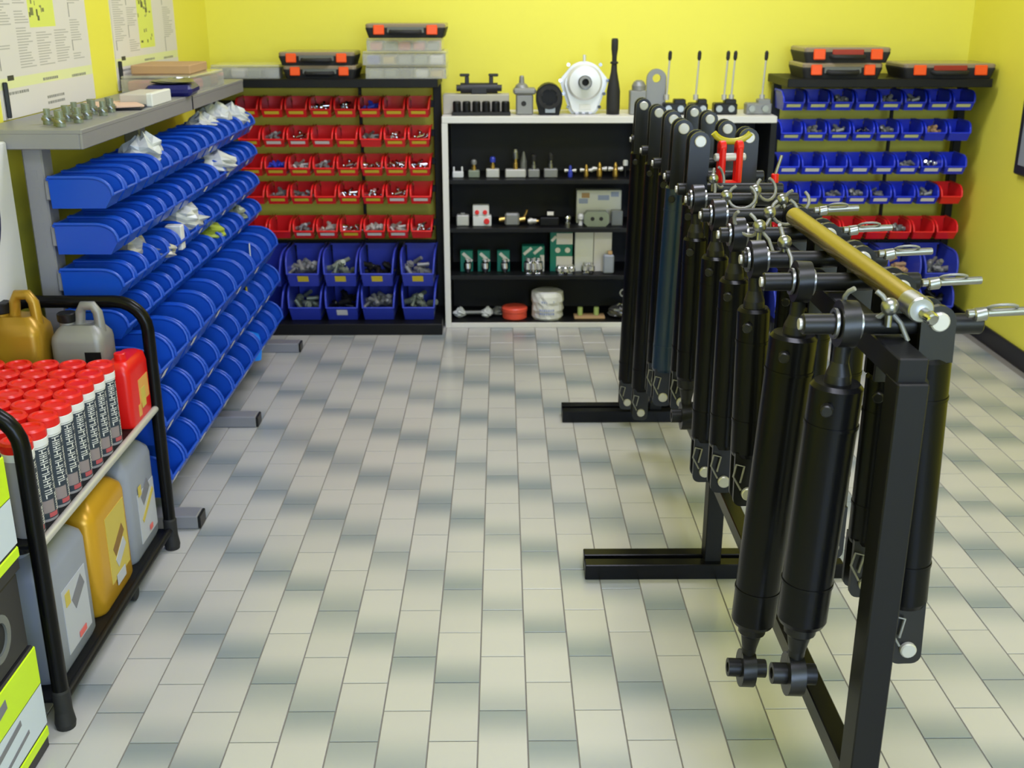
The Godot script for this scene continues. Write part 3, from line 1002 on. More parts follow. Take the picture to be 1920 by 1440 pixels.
func cabinet():
	var t := thing("display_cabinet", "black display cabinet with pale edges full of hydraulic parts", "cabinet", Vector3(0, 0, 0))
	var x0 := -0.252
	var x1 := 1.17
	var xm := (x0 + x1) / 2
	var zc := -4.91
	for x in [x0 + 0.012, x1 - 0.012]:
		var p := part("side_panel", bx(Vector3(0.024, 0.90, 0.30), 0.001, Vector3(x, 0.45, zc)), M.black, t)
		part("edge_strip", bx(Vector3(0.026, 0.90, 0.006), 0.001, Vector3(x, 0.45, -4.757)), M.white_edge if x < 0.0 else M.black, p)
	part("top_panel", bx(Vector3(x1 - x0, 0.028, 0.31), 0.002, Vector3(xm, 0.914, zc + 0.002)), M.white_edge, t)
	part("base_panel", bx(Vector3(x1 - x0 - 0.05, 0.016, 0.29), 0.001, Vector3(xm, 0.012, zc - 0.004)), M.black, t)
	part("base_strip", bx(Vector3(x1 - x0 - 0.05, 0.022, 0.008), 0.001, Vector3(xm, 0.0112, -4.757)), M.white_edge, t)
	part("back_panel", bx(Vector3(x1 - x0 - 0.05, 0.88, 0.008), 0.0, Vector3(xm, 0.46, -5.055)), M.black_matt, t)
	for y in [0.661, 0.449, 0.237]:
		part("shelf", bx(Vector3(x1 - x0 - 0.05, 0.018, 0.285), 0.001, Vector3(xm, y - 0.0115, zc - 0.006)), M.black, t)
	part("middle_panel", bx(Vector3(0.02, 0.88, 0.28), 0.001, Vector3(0.62, 0.46, zc - 0.008)), M.black, t)
	var z := -4.85
	var top := 0.928
	# --- on top of the cabinet
	var o := thing("pale_carton", "long pale grey carton behind the black valve bank on the cabinet", "box", Vector3(-0.108, top, -4.90))
	part("carton", bx(Vector3(0.285, 0.082, 0.09), 0.003, Vector3(0, 0.041, 0)), mat("carton_pale", Color(0.72, 0.70, 0.64), 0.7), o)
	o = thing("valve_bank", "black ribbed six section valve bank before the pale carton", "valve", Vector3(-0.085, top, -4.815))
	part("base_bar", bx(Vector3(0.25, 0.014, 0.055), 0.002, Vector3(0, 0.007, 0)), M.black_matt, o)
	for k in 6:
		var b := B.new()
		b.lathe(Transform3D(Basis(), Vector3(-0.104 + 0.0416 * k, 0.014, 0)), [Vector2(0, 0), Vector2(0.0175, 0), Vector2(0.0175, 0.038), Vector2(0.014, 0.044), Vector2(0, 0.044)], 14)
		part("section", b.done(), M.black, o)
	o = thing("double_valve", "dark horizontal valve with two upright lugs on the pale carton", "valve", Vector3(-0.095, top + 0.082, -4.90))
	var b := B.new()
	b.cyl(Vector3(-0.098, 0.024, 0), Vector3(0.098, 0.024, 0), 0.014, 14)
	b.cyl(Vector3(-0.08, 0.024, 0), Vector3(0.08, 0.024, 0), 0.022, 16)
	b.at(Vector3(0, 0.014, 0), Vector3(0.07, 0.028, 0.045), 0.004)
	part("body", b.done(), M.dark_base, o)
	for s in [-1.0, 1.0]:
		b = B.new()
		b.at(Vector3(s * 0.052, 0.055, 0), Vector3(0.018, 0.034, 0.02), 0.003)
		b.at(Vector3(s * 0.062, 0.078, 0), Vector3(0.042, 0.012, 0.016), 0.003)
		part("lug", b.done(), M.dark_base, o)
	o = thing("gear_pump", "light grey gear pump with upright shaft on the cabinet", "pump", Vector3(0.10, top, z))
	part("body", bx(Vector3(0.074, 0.085, 0.075), 0.006, Vector3(0, 0.0425, 0)), M.cast_grey, o)
	part("flange", bx(Vector3(0.098, 0.026, 0.085), 0.008, Vector3(0, 0.098, 0)), M.cast_grey, o)
	b = B.new()
	b.lathe(Transform3D(Basis(), Vector3(-0.012, 0.111, 0)), [Vector2(0.03, 0), Vector2(0.024, 0.012), Vector2(0.012, 0.02), Vector2(0.010, 0.045), Vector2(0.007, 0.05), Vector2(0, 0.05)], 14)
	part("shaft", b.done(), M.cast_grey, o)
	b = B.new()
	b.cyl(Vector3(-0.004, 0.048, 0.036), Vector3(-0.004, 0.048, 0.0385), 0.011, 14)
	part("port", b.done(), M.black_matt, o)
	o = thing("hydraulic_motor", "dome shaped black hydraulic motor with silver plate on the cabinet", "motor", Vector3(0.205, top, z))
	var dome := [Vector2(-0.042, 0), Vector2(0.042, 0), Vector2(0.055, 0.05)]
	dome.append_array(arcpts(Vector2(0, 0.075), 0.056, 0, 180, 10))
	dome.append(Vector2(-0.055, 0.05))
	zprism(o, "housing", dome, 0.09, M.black, Vector3.ZERO, false)
	b = B.new()
	b.ring(Transform3D(Basis(Vector3.RIGHT, PI / 2), Vector3(0, 0.075, 0.046)), 0.05, 0.035, 0.012)
	for k in 5:
		var a := 0.3 + TAU * k / 5
		b.cyl(Vector3(cos(a) * 0.036, 0.075 + sin(a) * 0.036, 0.045), Vector3(cos(a) * 0.036, 0.075 + sin(a) * 0.036, 0.055), 0.007, 6)
	part("cover_ring", b.done(), M.black_matt, o)
	part("rating_plate", bx(Vector3(0.042, 0.026, 0.002), 0.0, Vector3(0.004, 0.024, 0.046)), M.zinc, o)
	# gearbox
	o = thing("gearbox", "silver cast gearbox with a round cover and hollow hub", "gearbox", Vector3(0.355, top, z))
	var gp := [Vector2(-0.050, 0.0), Vector2(0.050, 0.0), Vector2(0.062, 0.014), Vector2(0.101, 0.128), Vector2(0.097, 0.15)]
	gp.append_array(arcpts(Vector2(0, 0.130), 0.088, 32, 148, 12))
	gp.append_array([Vector2(-0.097, 0.15), Vector2(-0.101, 0.128), Vector2(-0.062, 0.014)])
	zprism(o, "flange", gp, 0.02, M.silver_cast, Vector3(0, 0, -0.03))
	var gi := []
	for p in gp:
		gi.append(Vector2(p.x * 0.84, 0.115 + (p.y - 0.115) * 0.9))
	zprism(o, "housing", gi, 0.05, M.silver_cast, Vector3(0, 0, -0.005))
	b = B.new()
	b.lathe(Transform3D(Basis(Vector3.RIGHT, PI / 2), Vector3(0, 0.135, 0.018)), [Vector2(0.074, 0.0), Vector2(0.074, 0.016), Vector2(0.066, 0.024), Vector2(0.03, 0.028)], 32)
	part("round_cover", b.done(), M.silver_cast, o)
	b = B.new()
	b.ring(Transform3D(Basis(Vector3.RIGHT, PI / 2), Vector3(0, 0.138, 0.055)), 0.025, 0.015, 0.045, 24)
	part("hub", b.done(), M.cast_grey, o)
	b = B.new()
	b.cyl(Vector3(0, 0.138, 0.04), Vector3(0, 0.138, 0.05), 0.0155, 18)
	part("hub_bore", b.done(), M.black_matt, o)
	for q in [[0.105, 0.14], [-0.105, 0.14], [0.09, 0.085], [-0.09, 0.085], [0.07, 0.03], [-0.07, 0.03], [0.03, 0.006], [-0.03, 0.006], [0.0, 0.006], [0.07, 0.205], [-0.07, 0.205]]:
		b = B.new()
		b.cyl(Vector3(q[0] * 0.97, q[1], -0.022), Vector3(q[0] * 0.97, q[1], -0.006), 0.008, 6)
		part("bolt", b.done(), M.chrome, o)
	b = B.new()
	b.cyl(Vector3(0, 0.218, -0.02), Vector3(0, 0.245, -0.02), 0.007, 8)
	part("breather", b.done(), M.silver_cast, o)
	part("maker_plate", bx(Vector3(0.05, 0.022, 0.003), 0.001, Vector3(0.004, 0.032, 0.021)), M.white_plastic, o)
	o = thing("hand_lever", "black bottle shaped hand lever standing on the cabinet", "lever", Vector3(0.481, top, z))
	b = B.new()
	b.lathe(Transform3D(), [Vector2(0, 0), Vector2(0.028, 0), Vector2(0.029, 0.03), Vector2(0.029, 0.095), Vector2(0.024, 0.125), Vector2(0.014, 0.175), Vector2(0.011, 0.21)], 20, true)
	part("sleeve", b.done(), M.black_matt, o)
	b = B.new()
	b.lathe(Transform3D(), [Vector2(0.011, 0.208), Vector2(0.017, 0.21), Vector2(0.017, 0.216), Vector2(0.011, 0.22)], 20)
	part("collar", b.done(), M.black_matt, o)
	b = B.new()
	b.lathe(Transform3D(), [Vector2(0.010, 0.218), Vector2(0.0105, 0.24), Vector2(0.0145, 0.27), Vector2(0.0145, 0.305), Vector2(0.012, 0.312), Vector2(0, 0.313)], 20, true)
	part("grip", b.done(), M.black_matt, o)
	o = thing("valve_block", "stepped grey valve block left of the eye plate", "valve", Vector3(0.585, top, z))
	part("body", bx(Vector3(0.07, 0.10, 0.06), 0.004, Vector3(0, 0.05, 0)), M.cast_grey, o)
	b = B.new()
	b.lathe(Transform3D(Basis(), Vector3(0.004, 0.10, 0)), [Vector2(0.03, 0), Vector2(0.03, 0.02), Vector2(0.022, 0.035), Vector2(0.012, 0.042), Vector2(0, 0.042)], 14)
	part("cap", b.done(), M.cast_grey, o)
	o = thing("eye_plate", "grey steel eye plate with round hole standing on the cabinet", "bracket", Vector3(0.667, top, z - 0.03))
	# plate with a hole: two halves round the bore
	b = B.new()
	var hole := arcpts(Vector2(0, 0.148), 0.018, -90, 90, 10)
	var right := [Vector2(0, 0), Vector2(0.042, 0), Vector2(0.042, 0.145)] + arcpts(Vector2(0, 0.145), 0.042, 0, 90, 8)
	hole.reverse()
	right.append_array(hole)
	var left := []
	for p in right:
		left.append(Vector2(-p.x, p.y))
	left.reverse()
	b.prism(Transform3D(), PackedVector2Array(right), 0.02)
	b.prism(Transform3D(), PackedVector2Array(left), 0.02)
	part("plate", b.done(), M.cast_grey, o)
	part("foot", bx(Vector3(0.086, 0.03, 0.05), 0.003, Vector3(0, 0.015, 0)), M.cast_grey, o)
	# lever valves
	var lv := [[0.745, [-0.035], 0.10, "dark grey lever valve beside the eye plate"], [0.845, [-0.01], 0.08, "lever valve with a single thin lever, middle of the row"], [0.962, [-0.005, 0.026], 0.10, "two lever control valve on the cabinet"], [1.105, [0.015], 0.11, "grey lever valve at the right end of the cabinet"]]
	for q in lv:
		o = thing("lever_valve", q[3], "valve", Vector3(q[0], top, z), 0.0, "lever valves on the cabinet")
		b = B.new()
		b.at(Vector3(0, 0.024, 0), Vector3(q[2], 0.048, 0.06), 0.005)
		b.at(Vector3(q[2] * 0.2, 0.054, 0), Vector3(q[2] * 0.5, 0.02, 0.05), 0.004)
		part("body", b.done(), M.cast_grey if q[0] > 1.0 else M.dark_steel, o)
		for s in [-0.3, 0.22]:
			b = B.new()
			b.cyl(Vector3(q[2] * s, 0.026, 0.028), Vector3(q[2] * s, 0.026, 0.042), 0.014, 12)
			part("port_plug", b.done(), M.zinc, o)
		for lx in q[1]:
			b = B.new()
			b.cyl(Vector3(lx, 0.06, 0), Vector3(lx, 0.082, 0), 0.011, 10)
			b.cyl(Vector3(lx, 0.08, 0), Vector3(lx + 0.006, 0.228, 0), 0.0042, 8)
			var lever := part("lever", b.done(), M.pin_white, o)
			b = B.new()
			b.lathe(B.along(Vector3(lx + 0.006, 0.222, 0), Vector3(lx + 0.0075, 0.262, 0)), [Vector2(0.004, 0), Vector2(0.008, 0.008), Vector2(0.008, 0.032), Vector2(0.004, 0.04), Vector2(0, 0.04)], 10)
			part("grip", b.done(), M.black_matt, lever)
	shelf_parts(z)


func shelf_parts(z: float):
	var y := 0.6585
	# first shelf
	var o := thing("white_fitting", "small white notched fitting at the left end of the top shelf", "fitting", Vector3(-0.19, y, z))
	part("body", bx(Vector3(0.048, 0.026, 0.03), 0.003, Vector3(0, 0.013, 0)), M.white_plastic, o)
	for x in [-0.018, 0.018]:
		part("horn", bx(Vector3(0.008, 0.024, 0.012), 0.002, Vector3(x, 0.034, 0)), M.white_plastic, o)
	var row := [
		[-0.120, 0.050, 0.032, 0.045, "grey_green", "brass", "small valve with a grey cap, second on the top shelf"],
		[-0.038, 0.058, 0.038, 0.052, "pin_white", "dull_blue", "valve with a pale blue cap on the top shelf"],
		[0.062, 0.090, 0.036, 0.085, "pin_white", "brass", "tallest valve on the top shelf with brass neck"],
		[0.142, 0.050, 0.036, 0.062, "cast_grey", "black_matt", "grey block valve with black knob, left of two"],
		[0.216, 0.060, 0.038, 0.068, "cast_grey", "black_matt", "grey block valve with black knob, right of two"]]
	for q in row:
		o = thing("block_valve", q[6], "valve", Vector3(q[0], y, z), 0.0, "small valves on the top shelf")
		part("block", bx(Vector3(q[1], q[2], 0.04), 0.004, Vector3(0, q[2] / 2, 0)), M[q[4]], o)
		var b := B.new()
		b.lathe(Transform3D(Basis(), Vector3(0, q[2], 0)), [Vector2(0.010, 0), Vector2(0.010, q[3] * 0.3), Vector2(0.007, q[3] * 0.34), Vector2(0.007, q[3] * 0.55)], 12)
		part("neck", b.done(), M["brass" if q[5] != "black_matt" else "zinc"], o)
		b = B.new()
		b.lathe(Transform3D(Basis(), Vector3(0, q[2] + q[3] * 0.5, 0)), [Vector2(0, 0), Vector2(0.012, 0.002), Vector2(0.013, q[3] * 0.35), Vector2(0.008, q[3] * 0.5), Vector2(0, q[3] * 0.5)], 12)
		part("cap", b.done(), M["cast_grey" if q[4] == "grey_green" else ("zinc" if q[1] > 0.08 else q[5])], o)
	o = thing("grey_cone", "slim grey cone behind the tallest valve on the top shelf", "fitting", Vector3(0.098, y, z - 0.05))
	var b := B.new()
	b.lathe(Transform3D(), [Vector2(0, 0), Vector2(0.016, 0), Vector2(0.016, 0.06), Vector2(0.004, 0.105), Vector2(0, 0.105)], 12)
	part("cone", b.done(), M.cast_grey, o)
	for q in [[0.302, 0.8, "dull_blue", "small blue tee fitting on the top shelf"], [0.372, 0.85, "brass", "brass tee fitting, left of the three on the top shelf"], [0.43, 1.0, "brass", "brass tee fitting, middle of the three on the top shelf"], [0.50, 1.0, "brass", "brass tee fitting, right of the three on the top shelf"]]:
		o = thing("tee_fitting", q[3], "fitting", Vector3(q[0], y, z), 0.0, "tee fittings on the top shelf")
		b = B.new()
		var k: float = q[1]
		b.lathe(Transform3D(), [Vector2(0, 0), Vector2(0.011 * k, 0), Vector2(0.013 * k, 0.006), Vector2(0.013 * k, 0.034 * k), Vector2(0.008 * k, 0.04 * k), Vector2(0.008 * k, 0.052 * k), Vector2(0.004, 0.064 * k), Vector2(0, 0.064 * k)], 12)
		part("body", b.done(), M[q[2]], o)
		for s in [-1.0, 1.0]:
			b = B.new()
			b.cyl(Vector3(s * 0.011 * k, 0.036 * k, 0), Vector3(s * 0.032 * k, 0.036 * k, 0), 0.008 * k, 10)
			b.cyl(Vector3(s * 0.020 * k, 0.036 * k, 0), Vector3(s * 0.032 * k, 0.036 * k, 0), 0.011 * k, 6)
			part("branch", b.done(), M.pin_white, o)
	o = thing("stopper_fitting", "white plastic cap on a stem at the right of the top shelf", "fitting", Vector3(0.545, y, z - 0.02))
	b = B.new()
	b.cyl(Vector3(0, 0, 0), Vector3(0, 0.05, 0), 0.006, 8)
	part("stem", b.done(), M.dark_steel, o)
	b = B.new()
	b.lathe(Transform3D(Basis(), Vector3(0, 0.048, 0)), [Vector2(0, 0), Vector2(0.011, 0), Vector2(0.012, 0.018), Vector2(0.008, 0.024), Vector2(0, 0.024)], 12)
	part("cap", b.done(), M.white_plastic, o)
	# second shelf
	y = 0.4465
	o = thing("grey_block", "plain grey block at the left end of the second shelf", "valve", Vector3(-0.172, y, z))
	part("block", bx(Vector3(0.055, 0.048, 0.045), 0.004, Vector3(0, 0.024, 0)), M.pin_white, o)
	part("plug", bx(Vector3(0.02, 0.008, 0.02), 0.002, Vector3(0, 0.052, 0)), M.cast_grey, o)
	o = thing("switch_box", "white box with three red buttons on the second shelf", "switch box", Vector3(-0.09, y, z))
	part("lower_box", bx(Vector3(0.082, 0.046, 0.05), 0.003, Vector3(0.004, 0.023, 0)), M.white_plastic, o)
	part("upper_box", bx(Vector3(0.072, 0.046, 0.045), 0.003, Vector3(-0.001, 0.069, 0)), M.white_plastic, o)
	for q in [[-0.018, 0.062, 0.010], [0.017, 0.062, 0.010], [0.024, 0.022, 0.013]]:
		b = B.new()
		b.cyl(Vector3(q[0], q[1], 0.022), Vector3(q[0], q[1], 0.031), q[2], 14, 0.002)
		part("red_button", b.done(), M.red_plastic, o)
	o = thing("flow_valve", "grey cylinder valve with brass ends on the second shelf", "valve", Vector3(0.047, y, z))
	part("body", bx(Vector3(0.065, 0.056, 0.05), 0.008, Vector3(0, 0.028, 0)), M.cast_grey, o)
	for s in [-1.0, 1.0]:
		b = B.new()
		b.cyl(Vector3(s * 0.032, 0.026, 0), Vector3(s * 0.058, 0.026, 0), 0.013, 6)
		part("brass_end", b.done(), M.brass, o)
	b = B.new()
	b.tube([Vector3(0.05, 0.03, 0), Vector3(0.062, 0.055, 0), Vector3(0.066, 0.07, 0.004)], 0.006, 6)
	part("brass_lever", b.done(), M.brass, o)
	o = thing("small_coupling", "small pale coupling right of the brass ended valve", "coupling", Vector3(0.135, y, z))
	b = B.new()
	b.cyl(Vector3(-0.018, 0.018, 0), Vector3(0.02, 0.018, 0), 0.011, 10)
	b.cyl(Vector3(-0.012, 0.018, 0), Vector3(0.002, 0.018, 0), 0.016, 6)
	part("body", b.done(), M.pin_white, o)
	b = B.new()
	b.cyl(Vector3(0.02, 0.018, 0), Vector3(0.03, 0.018, 0), 0.006, 8)
	part("tip", b.done(), M.brass, o)
	part("cradle", bx(Vector3(0.03, 0.006, 0.024), 0.001, Vector3(0, 0.003, 0)), M.black, o)
	o = thing("solenoid_valve", "black solenoid valve with a pale tag on the second shelf", "valve", Vector3(0.212, y, z))
	part("body", bx(Vector3(0.085, 0.038, 0.05), 0.004, Vector3(0, 0.019, 0)), M.black, o)
	part("coil", bx(Vector3(0.04, 0.028, 0.04), 0.004, Vector3(0.005, 0.052, 0)), M.black, o)
	part("pale_tag", bx(Vector3(0.028, 0.016, 0.002), 0.0, Vector3(0.004, 0.056, 0.021)), M.paper_white, o)
	o = thing("chrome_fitting", "bright chrome knob fitting beside the black solenoid valve", "fitting", Vector3(0.293, y, z))
	b = B.new()
	b.cyl(Vector3(0, 0, 0), Vector3(0, 0.016, 0), 0.017, 6)
	part("hex_base", b.done(), M.chrome, o)
	b = B.new()
	b.ball(Vector3(0, 0.03, 0), 0.016, 12)
	part("knob", b.done(), M.chrome, o)
	o = thing("printed_carton", "white carton with blue grey print at the right of the second shelf", "box", Vector3(0.435, y, z - 0.07))
	part("carton", bx(Vector3(0.20, 0.148, 0.06), 0.003, Vector3(0, 0.074, 0)), M.white_plastic, o)
	for q in [[-0.06, 0.125, 0.035, "cardboard"], [0.02, 0.115, 0.05, "dull_print"], [0.07, 0.13, 0.035, "dull_print"], [-0.07, 0.10, 0.04, "dull_print"]]:
		if not M.has("dull_print"):
			mat("dull_print", Color(0.62, 0.66, 0.80), 0.6)
		part("print_patch", bx(Vector3(q[2], 0.022, 0.001), 0.0, Vector3(q[0], q[1], 0.0305)), M[q[3]], o)
	o = thing("mushroom_fitting", "small white knob before the printed carton", "fitting", Vector3(0.352, y, z))
	b = B.new()
	b.lathe(Transform3D(), [Vector2(0, 0), Vector2(0.010, 0), Vector2(0.008, 0.02), Vector2(0.014, 0.028), Vector2(0.014, 0.042), Vector2(0.008, 0.05), Vector2(0, 0.05)], 12)
	part("knob", b.done(), M.white_plastic, o)
	o = thing("pump_body", "grey green rounded pump body with two dark ports", "pump", Vector3(0.42, y, z + 0.01))
	b = B.new()
	b.prism(Transform3D(), PackedVector2Array([Vector2(-0.04, 0), Vector2(0.04, 0), Vector2(0.055, 0.014), Vector2(0.055, 0.05), Vector2(0.042, 0.064), Vector2(-0.042, 0.064), Vector2(-0.055, 0.05), Vector2(-0.055, 0.014)]), 0.05)
	part("body", b.done(), M.grey_green, o)
	for x in [-0.018, 0.02]:
		b = B.new()
		b.cyl(Vector3(x, 0.034, 0.024), Vector3(x, 0.034, 0.0265), 0.009, 12)
		part("port", b.done(), M.black_matt, o)
	solo("dark_carton", bx(Vector3(0.05, 0.066, 0.045), 0.003, Vector3(0, 0.033, 0)), M.smoke_grey, "dark grey carton beside the grey green pump body", "box", Vector3(0.512, y, z))
	# third shelf
	y = 0.2345
	for q in [[-0.158, "green card with chrome coupling, left of the three small ones"], [-0.080, "green card with chrome coupling, middle of the three small ones"], [0.008, "green card with chrome coupling, right of the three small ones"]]:
		o = thing("blister_card", q[1], "packaged coupling", Vector3(q[0], y, z), 0.0, "green blister cards on the third shelf")
		part("card", bx(Vector3(0.056, 0.096, 0.03), 0.002, Vector3(0, 0.048, -0.016)), M.green_card, o)
		b = B.new()
		b.box(Transform3D(Basis(Vector3(0, 0, 1), -0.75), Vector3(0.004, 0.066, -0.0004)), Vector3(0.055, 0.014, 0.0012))
		part("white_stripe", b.done(), M.paper_white, o)
		b = B.new()
		b.lathe(Transform3D(Basis(), Vector3(0.006, 0, 0.018)), [Vector2(0, 0), Vector2(0.009, 0.002), Vector2(0.017, 0.018), Vector2(0.019, 0.022), Vector2(0.019, 0.046), Vector2(0.013, 0.052), Vector2(0.013, 0.062), Vector2(0, 0.063)], 14)
		part("chrome_coupling", b.done(), M.chrome, o)
	o = thing("green_carton", "green and white striped carton behind a chrome manifold", "box", Vector3(0.142, y, z - 0.02))
	part("carton", bx(Vector3(0.10, 0.118, 0.05), 0.002, Vector3(0, 0.059, 0)), M.green_card, o)
	for q in [[-0.025, 0.095], [0.02, 0.098]]:
		b = B.new()
		b.box(Transform3D(Basis(Vector3(0, 0, 1), 0.7), Vector3(q[0], q[1], 0.0254)), Vector3(0.045, 0.013, 0.0012))
		part("white_stripe", b.done(), M.paper_white, o)
	part("white_panel", bx(Vector3(0.018, 0.075, 0.001), 0.0, Vector3(0.04, 0.04, 0.0256)), M.paper_white, o)
	coupling_set("chrome_manifold", "chrome manifold standing before the striped green carton", Vector3(0.142, y, z + 0.04), 3, 0.06)
	o = thing("tall_carton", "tall green and white carton in the middle of the third shelf", "box", Vector3(0.268, y, z - 0.03))
	part("carton", bx(Vector3(0.10, 0.192, 0.06), 0.002, Vector3(0, 0.096, 0)), M.green_card, o)
	for q in [[0.014, 0.15, 0.072, 0.05], [0.014, 0.045, 0.072, 0.05]]:
		part("white_panel", bx(Vector3(q[2], q[3], 0.001), 0.0, Vector3(q[0], q[1], 0.0306)), M.paper_white, o)
	for x in [-0.016, 0.028]:
		b = B.new()
		b.cyl(Vector3(x, 0.098, 0.0295), Vector3(x, 0.098, 0.031), 0.012, 14)
		part("white_dot", b.done(), M.paper_white, o)
	b = B.new()
	b.box(Transform3D(Basis(Vector3(0, 0, 1), 0.8), Vector3(-0.034, 0.15, 0.0306)), Vector3(0.03, 0.012, 0.001))
	part("white_stripe", b.done(), M.paper_white, o)
	coupling_set("chrome_coupling_pair", "chrome couplings lying before the tall green carton", Vector3(0.285, y, z + 0.04), 3, 0.032)
	solo("white_carton", bx(Vector3(0.083, 0.18, 0.06), 0.002, Vector3(0, 0.09, 0)), M.white_plastic, "tall plain white carton, left of the two on the third shelf", "box", Vector3(0.370, y, z - 0.03))
	solo("white_carton", bx(Vector3(0.080, 0.18, 0.06), 0.002, Vector3(0, 0.09, 0)), M.paper_white, "tall plain white carton, right of the two on the third shelf", "box", Vector3(0.454, y, z - 0.03))
	coupling_set("chrome_coupling_pair", "chrome couplings lying before the left white carton", Vector3(0.385, y, z + 0.03), 2, 0.04)
	o = thing("grey_bottle", "slim blue grey bottle with tan cap before the right white carton", "bottle", Vector3(0.478, y, z + 0.03))
	part("body", bx(Vector3(0.048, 0.085, 0.03), 0.006, Vector3(0, 0.0425, 0)), M.grey_can, o)
	part("cap", bx(Vector3(0.02, 0.016, 0.02), 0.003, Vector3(0.006, 0.093, 0)), M.cardboard, o)
	# bottom of the cabinet
	y = 0.0205
	o = thing("clear_hinge", "clear plastic wrapped double ended rod on the cabinet floor", "wrapped rod", Vector3(-0.13, y, z))
	for s in [-1.0, 1.0]:
		part("wrapped_end", bag_mesh(Vector3(0.055, 0.055, 0.05), 40 + int(s)), M.clear_bag, o, Vector3(s * 0.062, 0, 0))
	b = B.new()
	b.cyl(Vector3(-0.06, 0.024, 0), Vector3(0.06, 0.024, 0), 0.009, 8)
	part("rod", b.done(), M.cast_grey, o)
	solo("grey_wedge", bag_mesh(Vector3(0.07, 0.045, 0.06), 51), M.cast_grey, "grey wrapped lump left of the orange tin", "packet", Vector3(-0.015, y, z - 0.04))
	o = thing("orange_tin", "flat round orange tin on the cabinet floor", "tin", Vector3(0.058, y, z))
	b = B.new()
	b.lathe(Transform3D(), [Vector2(0, 0), Vector2(0.052, 0), Vector2(0.056, 0.004), Vector2(0.056, 0.034)], 28)
	part("tin", b.done(), mat("coral", Color(0.90, 0.33, 0.24), 0.4), o)
	b = B.new()
	b.lathe(Transform3D(), [Vector2(0.059, 0.034), Vector2(0.059, 0.048), Vector2(0.054, 0.053), Vector2(0, 0.054)], 28)
	part("lid", b.done(), M.coral, o)
	o = thing("wrapped_roll", "white wrapped roll with blue print on the cabinet floor", "roll", Vector3(0.208, y, z))
	b = B.new()
	var nz := FastNoiseLite.new()
	nz.frequency = 2.0
	var loops := []
	for q in [[0.0, 0.92], [0.01, 1.0], [0.03, 0.98], [0.045, 1.02], [0.07, 1.0], [0.085, 1.06], [0.11, 1.04], [0.125, 0.98], [0.13, 0.8]]:
		var lp := PackedVector3Array()
		for k in 24:
			var a := TAU * k / 24
			var rad: float = 0.07 * q[1] * (1.0 + 0.10 * nz.get_noise_3d(cos(a) * 2.0, q[0] * 30.0, sin(a) * 2.0))
			lp.append(Vector3(cos(a) * rad, q[0], sin(a) * rad))
		loops.append(lp)
	b.loft(loops, false)
	part("wrapping", b.done(), M.white_plastic, o)
	for q in [[0.088, 0.045], [0.05, 0.05], [0.034, 0.045]]:
		b = B.new()
		for k in 7:
			var a := PI / 2 + 0.5 - k * 0.14
			b.box(Transform3D(Basis(Vector3.UP, PI / 2 - a), Vector3(cos(a) * 0.0725, q[0], sin(a) * 0.0725)), Vector3(0.007 - 0.002 * (k % 2), 0.009, 0.003))
		var pr := part("blue_print", b.done(), M.dull_print, o)
		pr.set_meta("kind", "stuff")
	o = thing("sample_tray", "low tray with two pale green studs on the cabinet floor", "tray", Vector3(0.40, y, z))
	part("tray", bx(Vector3(0.14, 0.010, 0.07), 0.002, Vector3(0, 0.005, 0)), M.cardboard, o)
	for x in [-0.042, 0.032]:
		b = B.new()
		b.cyl(Vector3(x, 0.01, 0), Vector3(x, 0.048, 0), 0.012, 12, 0.002)
		part("green_stud", b.done(), mat("pale_green", Color(0.66, 0.74, 0.45), 0.5), o)
	solo("silver_bag", bag_mesh(Vector3(0.12, 0.07, 0.09), 61), M.zinc, "silvery crumpled bag at the right end of the cabinet floor", "bag", Vector3(0.545, y, z))
	b = B.new()
	b.ring(Transform3D(Basis(Vector3.RIGHT, PI / 2), Vector3(0, 0, 0.004)), 0.018, 0.0125, 0.006, 20)
	var rg := solo("steel_ring", b.done(), M.cast_grey, "steel ring hanging under the third shelf at the right", "ring", Vector3(0.545, 0.155, -4.775))
	b = B.new()
	b.tube([Vector3(0, 0.014, 0.004), Vector3(0, 0.05, 0.002), Vector3(0, 0.082, -0.002)], 0.0018, 6)
	part("hook", b.done(), M.dark_steel, rg)


func coupling_set(called: String, label: String, at: Vector3, n: int, h: float):
	var o := thing(called, label, "coupling", at)
	for k in n:
		var b := B.new()
		var x := (k - (n - 1) / 2.0) * 0.03
		b.lathe(Transform3D(Basis(Vector3(0, 0, 1), (k - 1) * 0.1), Vector3(x, 0.002, 0.008 * (k % 2))), [Vector2(0, 0), Vector2(0.010, 0), Vector2(0.015, h * 0.3), Vector2(0.0175, h * 0.35), Vector2(0.0175, h * 0.85), Vector2(0.011, h * 0.95), Vector2(0.011, h * 1.2), Vector2(0, h * 1.2)], 14)
		part("coupling_body", b.done(), M.chrome, o)
	part("base_ring", bx(Vector3(0.022 * n, 0.006, 0.024), 0.002, Vector3(0, 0.003, 0)), M.chrome, o)


